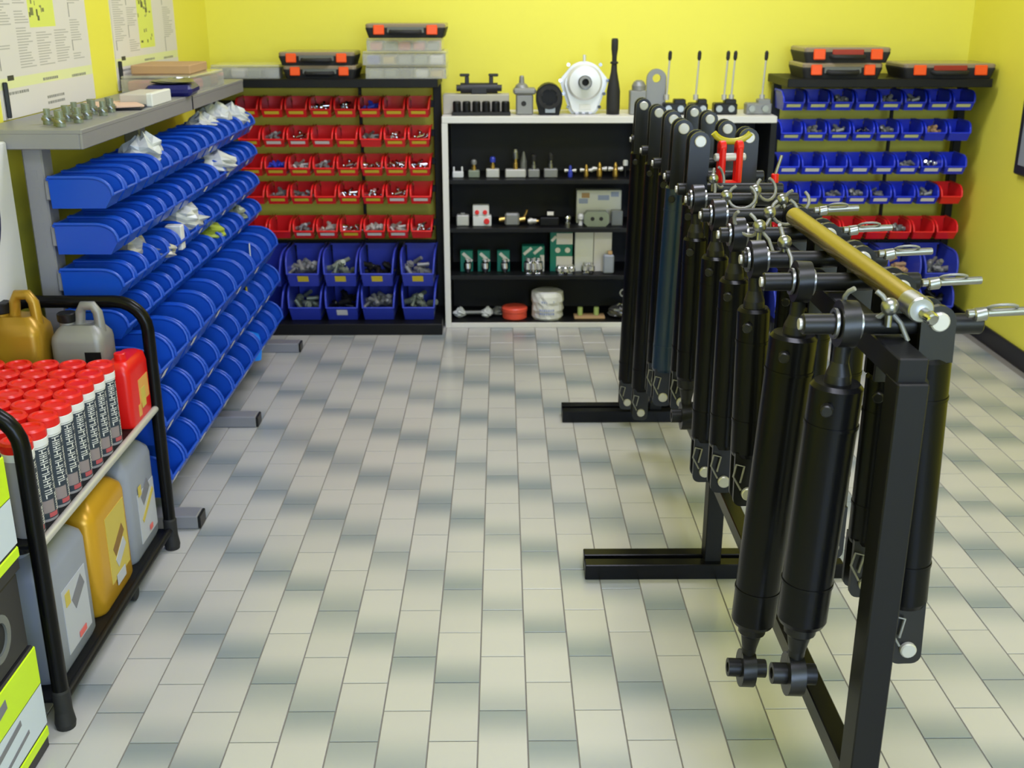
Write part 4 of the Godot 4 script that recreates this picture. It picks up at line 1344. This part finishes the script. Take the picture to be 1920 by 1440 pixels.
# ---------------------------------------------------------------- stand of hydraulic cylinders
func hang_cylinder(label: String, x: float, z: float, ytop: float, ybot: float, r: float, top: String, bottom: String, lean: float, m: Material) -> Node3D:
	var t := thing("hydraulic_cylinder", label, "cylinder", Vector3(x, ybot, z), 0.0, "cylinders hanging on the stand")
	t.rotation.z = -lean
	var h := (ytop - ybot) / cos(lean)
	var b0 := 0.128 if bottom == "ball" else 0.095
	var b1 := h - (0.085 if top == "eye" else (0.055 if top == "short" else 0.145))
	var b := B.new()
	b.lathe(Transform3D(), [Vector2(0, b0), Vector2(r * 0.9, b0), Vector2(r, b0 + 0.008), Vector2(r, b1 - 0.006), Vector2(r * 0.86, b1), Vector2(0, b1)], 28)
	part("barrel", b.done(), m, t)
	for sy in [b1 - 0.062, b0 + 0.07]:
		b = B.new()
		b.ring(Transform3D(Basis(), Vector3(0, sy, 0)), r * 1.035, r * 0.9, 0.005, 28)
		part("weld_seam", b.done(), m, t)
	b = B.new()
	b.cyl(Vector3(-r * 0.5, b1 - 0.03, r * 0.75), Vector3(-r * 0.62, b1 - 0.03, r * 1.2), 0.009, 10, 0.002)
	part("oil_port", b.done(), M.dark_steel, t)
	var px := Transform3D(Basis(Vector3(0, 0, 1), PI / 2), Vector3(0, 0, 0))
	if bottom == "ball":
		b = B.new()
		b.lathe(Transform3D(), [Vector2(0.012, 0.05), Vector2(0.013, 0.078), Vector2(0.018, 0.104), Vector2(0.024, 0.110), Vector2(0.025, 0.132)], 16)
		part("rod", b.done(), M.dark_steel, t)
		b = B.new()
		b.ring(Transform3D(px.basis, Vector3(0, 0.034, 0)), 0.034, 0.0170, 0.024, 24)
		part("eye", b.done(), M.black_paint, t)
		b = B.new()
		b.ring(Transform3D(px.basis, Vector3(0, 0.034, 0)), 0.0165, 0.009, 0.068, 20)
		part("bushing", b.done(), M.dark_steel, t)
	else:
		for s in [-1.0, 1.0]:
			var poly := [Vector2(0.024, 0.02), Vector2(0.024, 0.105), Vector2(-0.024, 0.105), Vector2(-0.024, 0.02)]
			poly.append_array(arcpts(Vector2(-0.010, 0.014), 0.014, 180, 270, 4))
			poly.append_array(arcpts(Vector2(0.010, 0.014), 0.014, 270, 360, 4))
			b = B.new()
			b.prism(Transform3D(Basis(), Vector3(0, 0, s * 0.018)), PackedVector2Array(poly), 0.009)
			part("fork_plate", b.done(), M.black_paint, t)
		b = B.new()
		b.cyl(Vector3(0.002, 0.026, -0.03), Vector3(0.002, 0.026, 0.03), 0.0125, 18, 0.002)
		part("fork_pin", b.done(), M.pin_white, t)
		b = B.new()
		b.tube([Vector3(-0.012, 0.034, 0.026), Vector3(-0.026, 0.06, 0.022), Vector3(-0.022, 0.085, 0.026), Vector3(-0.008, 0.082, 0.028), Vector3(-0.014, 0.05, 0.028)], 0.002, 6)
		part("spring_clip", b.done(), M.cast_grey, t)
	if top == "eye":
		b = B.new()
		b.lathe(Transform3D(), [Vector2(0.020, b1 - 0.01), Vector2(0.018, b1 + 0.012), Vector2(0.012, b1 + 0.03), Vector2(0.012, h - 0.026)], 16)
		part("rod", b.done(), M.dark_steel, t)
		b = B.new()
		b.ring(Transform3D(Basis(Vector3(0, 0, 1), PI / 2), Vector3(0, h, 0)), 0.033, 0.0172, 0.024, 24)
		part("top_eye", b.done(), M.black_paint, t)
		for s in [-1.0, 1.0]:
			b = B.new()
			b.ring(Transform3D(Basis(Vector3(0, 0, 1), PI / 2), Vector3(s * 0.0165, h, 0)), 0.0215, 0.0165, 0.004, 20)
			part("spring_ring", b.done(), M.zinc, t)
	else:
		for s in [-1.0, 1.0]:
			var poly := [Vector2(-0.024, b1 - 0.005), Vector2(0.024, b1 - 0.005), Vector2(0.024, h - 0.002)]
			poly.append_array(arcpts(Vector2(0, h - 0.002), 0.024, 0, 180, 8))
			b = B.new()
			b.prism(Transform3D(Basis(), Vector3(0, 0, s * 0.022)), PackedVector2Array(poly), 0.010)
			part("top_fork_plate", b.done(), M.black_paint, t)
		b = B.new()
		b.cyl(Vector3(0, h, -0.034), Vector3(0, h, 0.034), 0.0135, 18, 0.002)
		part("top_pin", b.done(), M.pin_white, t)
	return t


func linch_pin(label: String, at: Vector3, turn: float):
	var t := thing("linch_pin", label, "linch pin", at, turn, "zinc linch pins along the stand")
	var b := B.new()
	b.cyl(Vector3(0, -0.02, 0), Vector3(0, 0.006, 0), 0.005, 10)
	b.ball(Vector3(0, 0.008, 0), 0.0125, 12)
	part("pin_head", b.done(), M.zinc, t)
	b = B.new()
	var pts := []
	for k in 15:
		var a := deg_to_rad(-60 + 300.0 * k / 14.0)
		pts.append(Vector3(0.004 + 0.029 + cos(a + PI) * 0.029, 0.008 + sin(a + PI) * 0.024, 0.008 * sin(a)))
	b.tube(pts, 0.0036, 6)
	part("spring_loop", b.done(), M.cast_grey, t)
	b = B.new()
	b.tube([Vector3(0, 0, 0.004), Vector3(-0.014, -0.016, 0.012), Vector3(-0.026, -0.04, 0.014)], 0.0036, 6)
	part("chain_tail", b.done(), M.cast_grey, t)


func cylinder_stand():
	var t := thing("cylinder_stand", "black steel stand with cross feet carrying rows of hydraulic cylinders", "stand")
	for z in [-1.37, -2.52, -3.62]:
		part("post", bx(Vector3(0.042, 0.925, 0.05), 0.002, Vector3(0.537, 0.4625, z)), M.black, t)
		part("foot", bx(Vector3(0.66, 0.046, 0.036), 0.002, Vector3(0.54, 0.023, z - 0.022)), M.black_gloss, t)
		part("foot", bx(Vector3(0.66, 0.042, 0.036), 0.002, Vector3(0.54, 0.021, z + 0.026)), M.black_gloss, t)
	part("top_beam", bx(Vector3(0.040, 0.038, 2.29), 0.002, Vector3(0.537, 0.938, -2.50)), M.black, t)
	part("stretcher", bx(Vector3(0.034, 0.036, 2.2), 0.002, Vector3(0.537, 0.27, -2.495)), M.black_gloss, t)
	for z in [-1.46, -1.70, -1.86, -2.07, -2.27, -2.46, -2.60, -2.80, -3.035, -3.30, -3.57]:
		var b := B.new()
		b.cyl(Vector3(0.415, 0.974, z), Vector3(0.665, 0.974, z), 0.0145, 14, 0.002)
		var rod := part("cross_rod", b.done(), M.dark_steel, t)
		b = B.new()
		b.cyl(Vector3(0.411, 0.974, z), Vector3(0.417, 0.974, z), 0.008, 10)
		part("end_plug", b.done(), M.pin_white, rod)
	var left := [
		["stout cylinder with ball end, nearest of the left row", 0.450, -1.46, 0.974, 0.374, 0.0375, "eye", "ball", 0.045, "black_gloss"],
		["stout cylinder with ball end, second of the left row", 0.438, -1.70, 0.974, 0.224, 0.0385, "eye", "ball", 0.052, "black_gloss"],
		["slim cylinder with forked foot and two pale pins, third of the left row", 0.450, -1.86, 0.974, 0.514, 0.0285, "eye", "fork", -0.02, "black_gloss"],
		["slim cylinder with forked foot, fourth of the left row", 0.450, -2.07, 0.974, 0.443, 0.0285, "eye", "fork", 0.0, "black_gloss"],
		["slim cylinder with forked foot, fifth of the left row", 0.450, -2.27, 0.974, 0.376, 0.0285, "eye", "fork", 0.0, "black_gloss"],
		["slim cylinder with plain eye, sixth of the left row", 0.440, -2.46, 0.974, 0.42, 0.027, "eye", "ball", 0.0, "black_gloss"],
		["slim cylinder with high fork pin, seventh of the left row", 0.446, -2.60, 1.088, 0.42, 0.027, "fork", "fork", 0.02, "black_gloss"],
		["steel blue cylinder among the black ones in the left row", 0.430, -2.80, 1.095, 0.36, 0.03, "ring", "fork", 0.03, "steel_blue"],
		["black cylinder just behind the steel blue one", 0.446, -3.035, 1.093, 0.30, 0.027, "fork", "fork", 0.02, "black_gloss"],
		["long black cylinder, second from the far end of the left row", 0.440, -3.30, 1.085, 0.125, 0.029, "fork", "fork", 0.02, "black_gloss"],
		["longest black cylinder at the far end of the left row", 0.428, -3.57, 1.081, 0.06, 0.030, "fork", "fork", 0.02, "black_gloss"]]
	for q in left:
		hang_cylinder(q[0], q[1], q[2], q[3], q[4], q[5], q[6], q[7], q[8], M[q[9]])
	var right := [
		["black cylinder with white ended fork pin right of the front post", 0.614, -1.46, 0.985, 0.44, 0.032, "short", "fork", -0.035, "black_gloss"],
		["black cylinder with silver fork pin seen between post and ball ended one", 0.605, -1.64, 0.985, 0.45, 0.028, "fork", "fork", 0.0, "black_gloss"],
		["black cylinder, third from the near end of the right row", 0.605, -1.83, 0.987, 0.42, 0.028, "fork", "fork", 0.0, "black_gloss"],
		["black cylinder, fourth from the near end of the right row", 0.605, -2.03, 0.987, 0.40, 0.028, "fork", "fork", 0.0, "black_gloss"],
		["black cylinder, fifth from the near end of the right row", 0.605, -2.23, 0.98, 0.40, 0.028, "fork", "fork", 0.0, "black_gloss"],
		["black cylinder with raised fork pin, sixth of the right row", 0.605, -2.75, 1.079, 0.36, 0.029, "fork", "fork", 0.0, "black_gloss"],
		["black cylinder with raised fork pin, seventh of the right row", 0.605, -3.02, 1.070, 0.33, 0.029, "fork", "fork", 0.0, "black_gloss"],
		["black cylinder with raised fork pin, eighth of the right row", 0.605, -3.28, 1.069, 0.30, 0.029, "fork", "fork", 0.0, "black_gloss"],
		["black cylinder with raised fork pin, last of the right row", 0.605, -3.55, 1.062, 0.30, 0.029, "fork", "fork", 0.0, "black_gloss"]]
	for q in right:
		hang_cylinder(q[0], q[1], q[2], q[3], q[4], q[5], q[6], q[7], q[8], M[q[9]])
	# brass coloured tube lying along the top
	var g := thing("brass_tube", "brass coloured tube lying along the top of the stand", "tube", Vector3(0.562, 1.0055, -1.745))
	var b := B.new()
	b.cyl(Vector3(0, 0, 0.31), Vector3(0, 0, -0.345), 0.017, 24, 0.002)
	part("tube", b.done(), M.gold_zinc, g)
	for s in [-1.0, 1.0]:
		b = B.new()
		b.cyl(Vector3(0, 0, s * 0.285), Vector3(0, 0, s * 0.33), 0.0178 if s > 0 else 0.016, 20, 0.002)
		part("end_sleeve", b.done(), M.zinc if s > 0 else M.gold_zinc, g)
	b = B.new()
	b.cyl(Vector3(0.004, -0.004, 0.325), Vector3(0.010, -0.008, 0.35), 0.009, 12, 0.002)
	part("end_bolt", b.done(), M.chrome, g)
	# linch pins with spring loops
	var pins := [
		["zinc linch pin at the far end of the brass tube", 0.525, -2.135, 0.3], ["zinc linch pin with wide loop left of the brass tube end", 0.475, -2.00, 2.2], ["zinc linch pin on the rod nearest left of the brass tube", 0.487, -1.86, 1.4], ["zinc linch pin behind the far tube end by the right forks", 0.585, -2.28, -0.8], ["zinc linch pin beyond the brass tube, left one", 0.478, -2.33, -0.4],
		["zinc linch pin beyond the brass tube, right one", 0.556, -2.40, 0.6], ["zinc linch pin just before the red clevis", 0.492, -2.56, 1.0], ["bright linch pin hanging at the near end of the brass tube", 0.528, -1.44, 2.6]]
	for q in pins:
		linch_pin(q[0], Vector3(q[1], 0.996, q[2]), q[3])
	for q in [["long hitch pin pointing right at the front of the stand", -1.43], ["long hitch pin pointing right, second from the front", -1.60], ["long hitch pin pointing right, third from the front", -1.80], ["long hitch pin pointing right, fourth from the front", -2.0], ["long hitch pin pointing right beside the far end of the brass tube", -2.2]]:
		var p := thing("hitch_pin", q[0], "hitch pin", Vector3(0.665, 0.997, q[1]), 0.0, "hitch pins on the right row")
		b = B.new()
		b.cyl(Vector3(-0.035, 0, 0), Vector3(0.055, 0.004, 0), 0.006, 10, 0.001)
		part("shank", b.done(), M.zinc, p)
		b = B.new()
		b.cyl(Vector3(-0.026, -0.002, 0), Vector3(-0.008, 0, 0), 0.0095, 12, 0.002)
		part("head", b.done(), M.zinc, p)
		b = B.new()
		var lp := []
		for k in 12:
			var a := TAU * k / 12
			lp.append(Vector3(0.012 + cos(a) * 0.02, 0.008 + sin(a) * 0.008, sin(a) * 0.014))
		b.tube(lp, 0.0022, 6, true)
		part("spring_loop", b.done(), M.cast_grey, p)
	# red clevis with pale pin, yellow strap
	var c := thing("red_clevis", "red forked clevis with pale cross pin on top of the stand", "clevis", Vector3(0.548, 0.9605, -2.66), 0.12)
	for s in [-1.0, 1.0]:
		b = B.new()
		b.at(Vector3(s * 0.021, 0.062, 0), Vector3(0.016, 0.09, 0.03), 0.005)
		b.cyl(Vector3(s * 0.021 - 0.008, 0.105, 0), Vector3(s * 0.021 + 0.008, 0.105, 0), 0.0145, 14, 0.002)
		part("arm", b.done(), M.red_can, c)
	part("bridge", bx(Vector3(0.058, 0.024, 0.032), 0.005, Vector3(0, 0.012, 0)), M.red_can, c)
	b = B.new()
	b.cyl(Vector3(-0.038, 0.08, 0), Vector3(0.038, 0.08, 0), 0.0095, 12, 0.002)
	part("cross_pin", b.done(), M.pin_white, c)
	b = B.new()
	var sp := []
	for k in 10:
		var a := deg_to_rad(205 + 130.0 * k / 9.0)
		sp.append(Vector3(cos(a) * 0.05, 0.04 + sin(a) * 0.036, 0))
	b.tube(sp, 0.008, 8)
	solo("yellow_strap", b.done(), mat("olive_yellow", Color(0.70, 0.66, 0.12), 0.4), "curved yellow strap hanging above the red clevis", "strap", Vector3(0.562, 1.066, -2.72))
	b = B.new()
	b.cyl(Vector3(0, 0, 0), Vector3(0.0, 0.032, 0), 0.009, 10, 0.002)
	var rt := solo("red_tag_pin", b.done(), M.red_can, "small red headed pin right of the red clevis", "pin", Vector3(0.650, 0.975, -2.62))
	b = B.new()
	b.cyl(Vector3(0, 0.03, 0), Vector3(0.012, 0.075, 0), 0.004, 8)
	part("wire", b.done(), M.zinc, rt)


# ---------------------------------------------------------------- trolley with oil and grease
func canister(called: String, label: String, at: Vector3, turn: float, w: float, d: float, h: float, m: Material, patches: Array, group := "") -> Node3D:
	var t := thing(called, label, "canister", at, turn, group)
	var b := B.new()
	var r := minf(w, d) * 0.22
	b.loft([rr(w * 0.94, d * 0.92, r, 0.0), rr(w, d, r, 0.012), rr(w, d, r, h * 0.70), rr(w * 0.97, d * 0.95, r, h * 0.745), rr(w * 0.80, d * 0.72, r * 0.8, h * 0.80, 0.0), rr(w * 0.62, d * 0.5, r * 0.6, h * 0.835, 0.0)])
	part("body", b.done(), m, t)
	b = B.new()
	b.cyl(Vector3(-w * 0.24, h * 0.80, 0), Vector3(-w * 0.24, h * 0.86, 0), minf(w, d) * 0.19, 16)
	part("neck", b.done(), m, t)
	b = B.new()
	b.cyl(Vector3(-w * 0.24, h * 0.85, 0), Vector3(-w * 0.24, h * 0.93, 0), minf(w, d) * 0.235, 18, 0.003)
	part("cap", b.done(), M.black, t)
	b = B.new()
	b.tube([Vector3(-w * 0.02, h * 0.80, 0), Vector3(w * 0.02, h * 0.93, 0), Vector3(w * 0.08, h * 0.985, 0), Vector3(w * 0.26, h * 0.985, 0), Vector3(w * 0.34, h * 0.93, 0), Vector3(w * 0.37, h * 0.76, 0)], minf(w, d) * 0.12, 10)
	part("handle", b.done(), m, t)
	for i in patches.size():
		var q: Array = patches[i]
		b = B.new()
		b.box(Transform3D(Basis(Vector3(0, 0, 1), q[5] if q.size() > 5 else 0.0), Vector3(q[0] * w, q[1] * h, d / 2 + 0.0006 + 0.0007 * i)), Vector3(q[2] * w, q[3] * h, 0.0012))
		part("label_print", b.done(), M[q[4]], t)
	return t


func cartridge_label() -> ImageTexture:
	var im := Image.create(96, 256, false, Image.FORMAT_RGB8)
	var r := RandomNumberGenerator.new()
	r.seed = 12
	im.fill(Color(0.17, 0.21, 0.26))
	im.fill_rect(Rect2i(0, 0, 96, 6), Color(0.82, 0.82, 0.80))
	# lettering that runs up the tube, too small to read in the photograph
	for col in [[14, 34, 10, 182], [56, 26, 16, 228]]:
		var y: int = col[2]
		while y < col[3]:
			var hgt := r.randi_range(10, 17)
			var c := Color(0.86, 0.85, 0.82)
			im.fill_rect(Rect2i(col[0], y, col[1], 3), c)
			im.fill_rect(Rect2i(col[0] + r.randi_range(0, col[1] - 6), y, 5, hgt), c)
			if r.randf() < 0.6:
				im.fill_rect(Rect2i(col[0], y + hgt - 3, col[1], 3), c)
			y += hgt + 4
	im.fill_rect(Rect2i(0, 190, 46, 44), Color(0.55, 0.50, 0.50))
	im.fill_rect(Rect2i(20, 236, 40, 16), Color(0.72, 0.32, 0.34))
	return tex(im)


func trolley():
	var t := thing("oil_trolley", "black tube trolley loaded with grease cartridges and oil canisters", "trolley")
	for z in [-1.89, -2.66]:
		var pts := [Vector3(-0.89, 0.09, z), Vector3(-0.89, 0.60, z)]
		for k in 7:
			var a := PI / 2 * k / 6.0
			pts.append(Vector3(-0.965 + cos(a) * 0.075, 0.612 + sin(a) * 0.075, z))
		for k in 7:
			var a := PI / 2 + PI / 2 * k / 6.0
			pts.append(Vector3(-1.175 + cos(a) * 0.075, 0.612 + sin(a) * 0.075, z))
		pts.append(Vector3(-1.25, 0.09, z))
		var b := B.new()
		b.tube(pts, 0.016, 12)
		part("end_frame", b.done(), M.black_gloss, t)
		for x in [-0.89, -1.25]:
			b = B.new()
			b.lathe(Transform3D(Basis(), Vector3(x, 0, z)), [Vector2(0, 0), Vector2(0.019, 0), Vector2(0.021, 0.012), Vector2(0.0175, 0.04), Vector2(0.0175, 0.085), Vector2(0.0155, 0.09)], 16)
			part("rubber_foot", b.done(), M.black_matt, t)
	for y in [0.400, 0.052]:
		var sh := part("shelf", bx(Vector3(0.36, 0.010, 0.76), 0.002, Vector3(-1.07, y + 0.004, -2.275)), M.black, t)
		for x in [-0.89, -1.25]:
			var b := B.new()
			b.cyl(Vector3(x, y + 0.006, -1.89), Vector3(x, y + 0.006, -2.66), 0.009, 10)
			part("edge_rail", b.done(), M.pin_white if y > 0.2 and x > -1.0 else M.black, sh)
	var b := B.new()
	b.cyl(Vector3(-0.92, 0.02, -2.39), Vector3(-0.90, 0.02, -2.39), 0.02, 14, 0.003)
	b.at(Vector3(-0.91, 0.04, -2.39), Vector3(0.016, 0.022, 0.02), 0.002)
	part("support_wheel", b.done(), M.black_matt, t)
	# grease cartridges
	var lab := mat("cartridge_print", Color(1, 1, 1), 0.5)
	lab.albedo_texture = cartridge_label()
	mat("cartridge_tube", Color(0.63, 0.61, 0.61), 0.45)
	var y0 := 0.4095
	var c := thing("grease_cartridge", "", "cartridge", Vector3(-0.925, y0, -1.985), 0.0, "red capped grease cartridges on the trolley")
	b = B.new()
	b.lathe(Transform3D(), [Vector2(0, 0), Vector2(0.0285, 0), Vector2(0.029, 0.003), Vector2(0.029, 0.162)], 22)
	part("tube", b.done(), M.cartridge_tube, c)
	b = B.new()
	b.lathe(Transform3D(), [Vector2(0.029, 0.160), Vector2(0.0305, 0.161), Vector2(0.0305, 0.175), Vector2(0.029, 0.177)], 22)
	part("white_rim", b.done(), M.white_plastic, c)
	b = B.new()
	b.lathe(Transform3D(), [Vector2(0.0298, 0.176), Vector2(0.0303, 0.178), Vector2(0.0303, 0.192), Vector2(0.027, 0.197), Vector2(0.021, 0.1975), Vector2(0.019, 0.194), Vector2(0, 0.194)], 22)
	part("red_cap", b.done(), M.red_can, c)
	b = B.new(true)
	b.grp += 1
	for k in 10:
		var q := []
		for e in [k, k + 1]:
			var a := deg_to_rad(-38 + 100.0 * e / 10.0)
			for yy in [0.006, 0.160]:
				q.append([Vector3(cos(a) * 0.0294, yy, sin(a) * 0.0294), Vector2(1.0 - e / 10.0, 1.0 if yy < 0.1 else 0.0)])
		b.st.set_smooth_group(b.grp)
		for i in [0, 1, 2, 2, 1, 3]:
			b.v(q[i][0], q[i][1])
	part("printed_label", b.done(), lab, c)
	for i in 5:
		for k in 8:
			var lb := "red capped grease cartridge, %s from the near end, %s row from the aisle" % [ORD[k], ORD[i]]
			if i == 0 and k == 0:
				c.set_meta("label", lb)
			else:
				again(c, Vector3(-0.928 - 0.0625 * i, y0, -1.95 - 0.0665 * k), lb)
	c.position = Vector3(-0.928, y0, -1.95)
	# canisters
	canister("oil_canister", "gold canister with black cap standing behind the grease cartridges", Vector3(-1.172, y0, -2.565), 0.0, 0.14, 0.11, 0.325, M.gold_can, [])
	canister("oil_canister", "grey canister with black cap standing behind the grease cartridges", Vector3(-1.028, y0, -2.59), 0.0, 0.13, 0.10, 0.29, M.cast_grey, [[0.3, 0.55, 0.3, 0.16, "black"], [0.36, 0.4, 0.2, 0.2, "pale_red"]])
	mat("amber_print", Color(0.85, 0.62, 0.30), 0.5)
	mat("print_white", Color(0.72, 0.73, 0.76), 0.5)
	mat("bright_gold", Color(0.82, 0.62, 0.15), 0.33, 0.3)
	mat("print_grey", Color(0.47, 0.47, 0.50), 0.5)
	mat("print_yellow", Color(0.78, 0.70, 0.30), 0.5)
	mat("print_brown", Color(0.52, 0.38, 0.16), 0.5)
	var r := thing("red_can", "square red can with amber print at the far end of the trolley", "can", Vector3(-0.925, y0, -2.57))
	b = B.new()
	b.loft([rr(0.058, 0.145, 0.012, 0.0), rr(0.062, 0.15, 0.014, 0.008), rr(0.062, 0.15, 0.014, 0.135), rr(0.056, 0.142, 0.018, 0.158), rr(0.04, 0.12, 0.018, 0.165)])
	part("body", b.done(), M.red_can, r)
	b = B.new()
	b.cyl(Vector3(0, 0.162, 0.03), Vector3(0, 0.182, 0.03), 0.014, 14, 0.002)
	part("cap", b.done(), M.red_can, r)
	for q in [[0.075, -0.02, 0.06, 0.07, "amber_print"], [0.055, -0.01, 0.05, 0.03, "print_yellow"], [0.03, 0.02, 0.03, 0.02, "amber_print"]]:
		part("label_print", bx(Vector3(0.0012, q[2], q[3]), 0.0, Vector3(0.0315 + 0.0008 * (1 if q[4] == "print_yellow" else 0), q[0], q[1])), M[q[4]], r)
	var y1 := 0.0615
	canister("oil_canister", "grey canister with pale label, nearest on the lower trolley shelf", Vector3(-0.976, y1, -2.055), PI / 2, 0.235, 0.13, 0.335, M.grey_can, [[0.05, 0.32, 0.55, 0.44, "print_white"], [0.12, 0.42, 0.28, 0.10, "print_grey", 0.5], [-0.12, 0.46, 0.10, 0.09, "print_yellow"], [0.10, 0.14, 0.16, 0.04, "pale_red"]], "canisters on the lower trolley shelf")
	canister("oil_canister", "gold canister with printed label, middle of the lower trolley shelf", Vector3(-0.972, y1, -2.31), PI / 2, 0.225, 0.13, 0.335, M.bright_gold, [[0.08, 0.40, 0.55, 0.5, "print_yellow"], [0.10, 0.40, 0.34, 0.08, "print_brown", 0.5], [0.12, 0.30, 0.3, 0.08, "print_white", 0.5], [0.05, 0.14, 0.25, 0.08, "print_white"]], "canisters on the lower trolley shelf")
	canister("oil_canister", "grey canister with yellow striped label, far end of the lower shelf", Vector3(-0.976, y1, -2.545), PI / 2, 0.21, 0.13, 0.335, M.grey_can, [[0.08, 0.30, 0.6, 0.40, "print_white"], [0.06, 0.46, 0.3, 0.10, "print_grey", 0.5], [0.10, 0.34, 0.5, 0.04, "print_yellow", 0.5], [-0.14, 0.52, 0.10, 0.08, "print_yellow"], [0.12, 0.15, 0.10, 0.04, "pale_red"]], "canisters on the lower trolley shelf")
	# boxed goods in the near left corner
	var n := 0
	for q in [[0.0, 0.232, "lower"], [0.395, 0.235, "upper"]]:
		var x := thing("display_box", "white and lime banded box, %s of the stack in the near left corner" % q[2], "box", Vector3(-1.09, q[0], -1.58), 0.0, "banded boxes by the trolley")
		part("carton", bx(Vector3(0.38, q[1], 0.50), 0.003, Vector3(0, q[1] / 2, 0)), M.dark_base, x)
		for v in [[0.185, 0.085, "lime"], [0.10, 0.096, "band_white"], [0.036, 0.022, "lime"]]:
			if not M.has("band_white"):
				mat("band_white", Color(0.80, 0.84, 0.88), 0.4)
			part("printed_band", bx(Vector3(0.384, v[1], 0.504), 0.002, Vector3(0, v[0], 0)), M[v[2]], x)
		for v in [[0.19, 0.02, 0.05, 0.12], [0.115, 0.012, 0.09, 0.2], [0.075, 0.008, 0.06, 0.25]]:
			b = B.new()
			b.box(Transform3D(Basis(Vector3.RIGHT, 0.12), Vector3(0.1925, v[0], -0.05)), Vector3(0.0012, v[1], v[3]))
			part("grey_print", b.done(), M.print_grey, x)
		n += 1
	var k := thing("black_drum", "black box with a round hole between the two banded boxes", "box", Vector3(-1.09, 0.232, -1.58))
	part("shell", bx(Vector3(0.37, 0.163, 0.49), 0.006, Vector3(0, 0.0815, 0)), M.dark_base, k)
	b = B.new()
	b.ring(Transform3D(Basis(Vector3(0, 0, 1), -PI / 2), Vector3(0.187, 0.085, -0.13)), 0.045, 0.030, 0.008, 24)
	part("hole_rim", b.done(), M.smoke_grey, k)
	b = B.new()
	b.cyl(Vector3(0.184, 0.085, -0.13), Vector3(0.1865, 0.085, -0.13), 0.031, 20)
	part("hole", b.done(), M.black_matt, k)
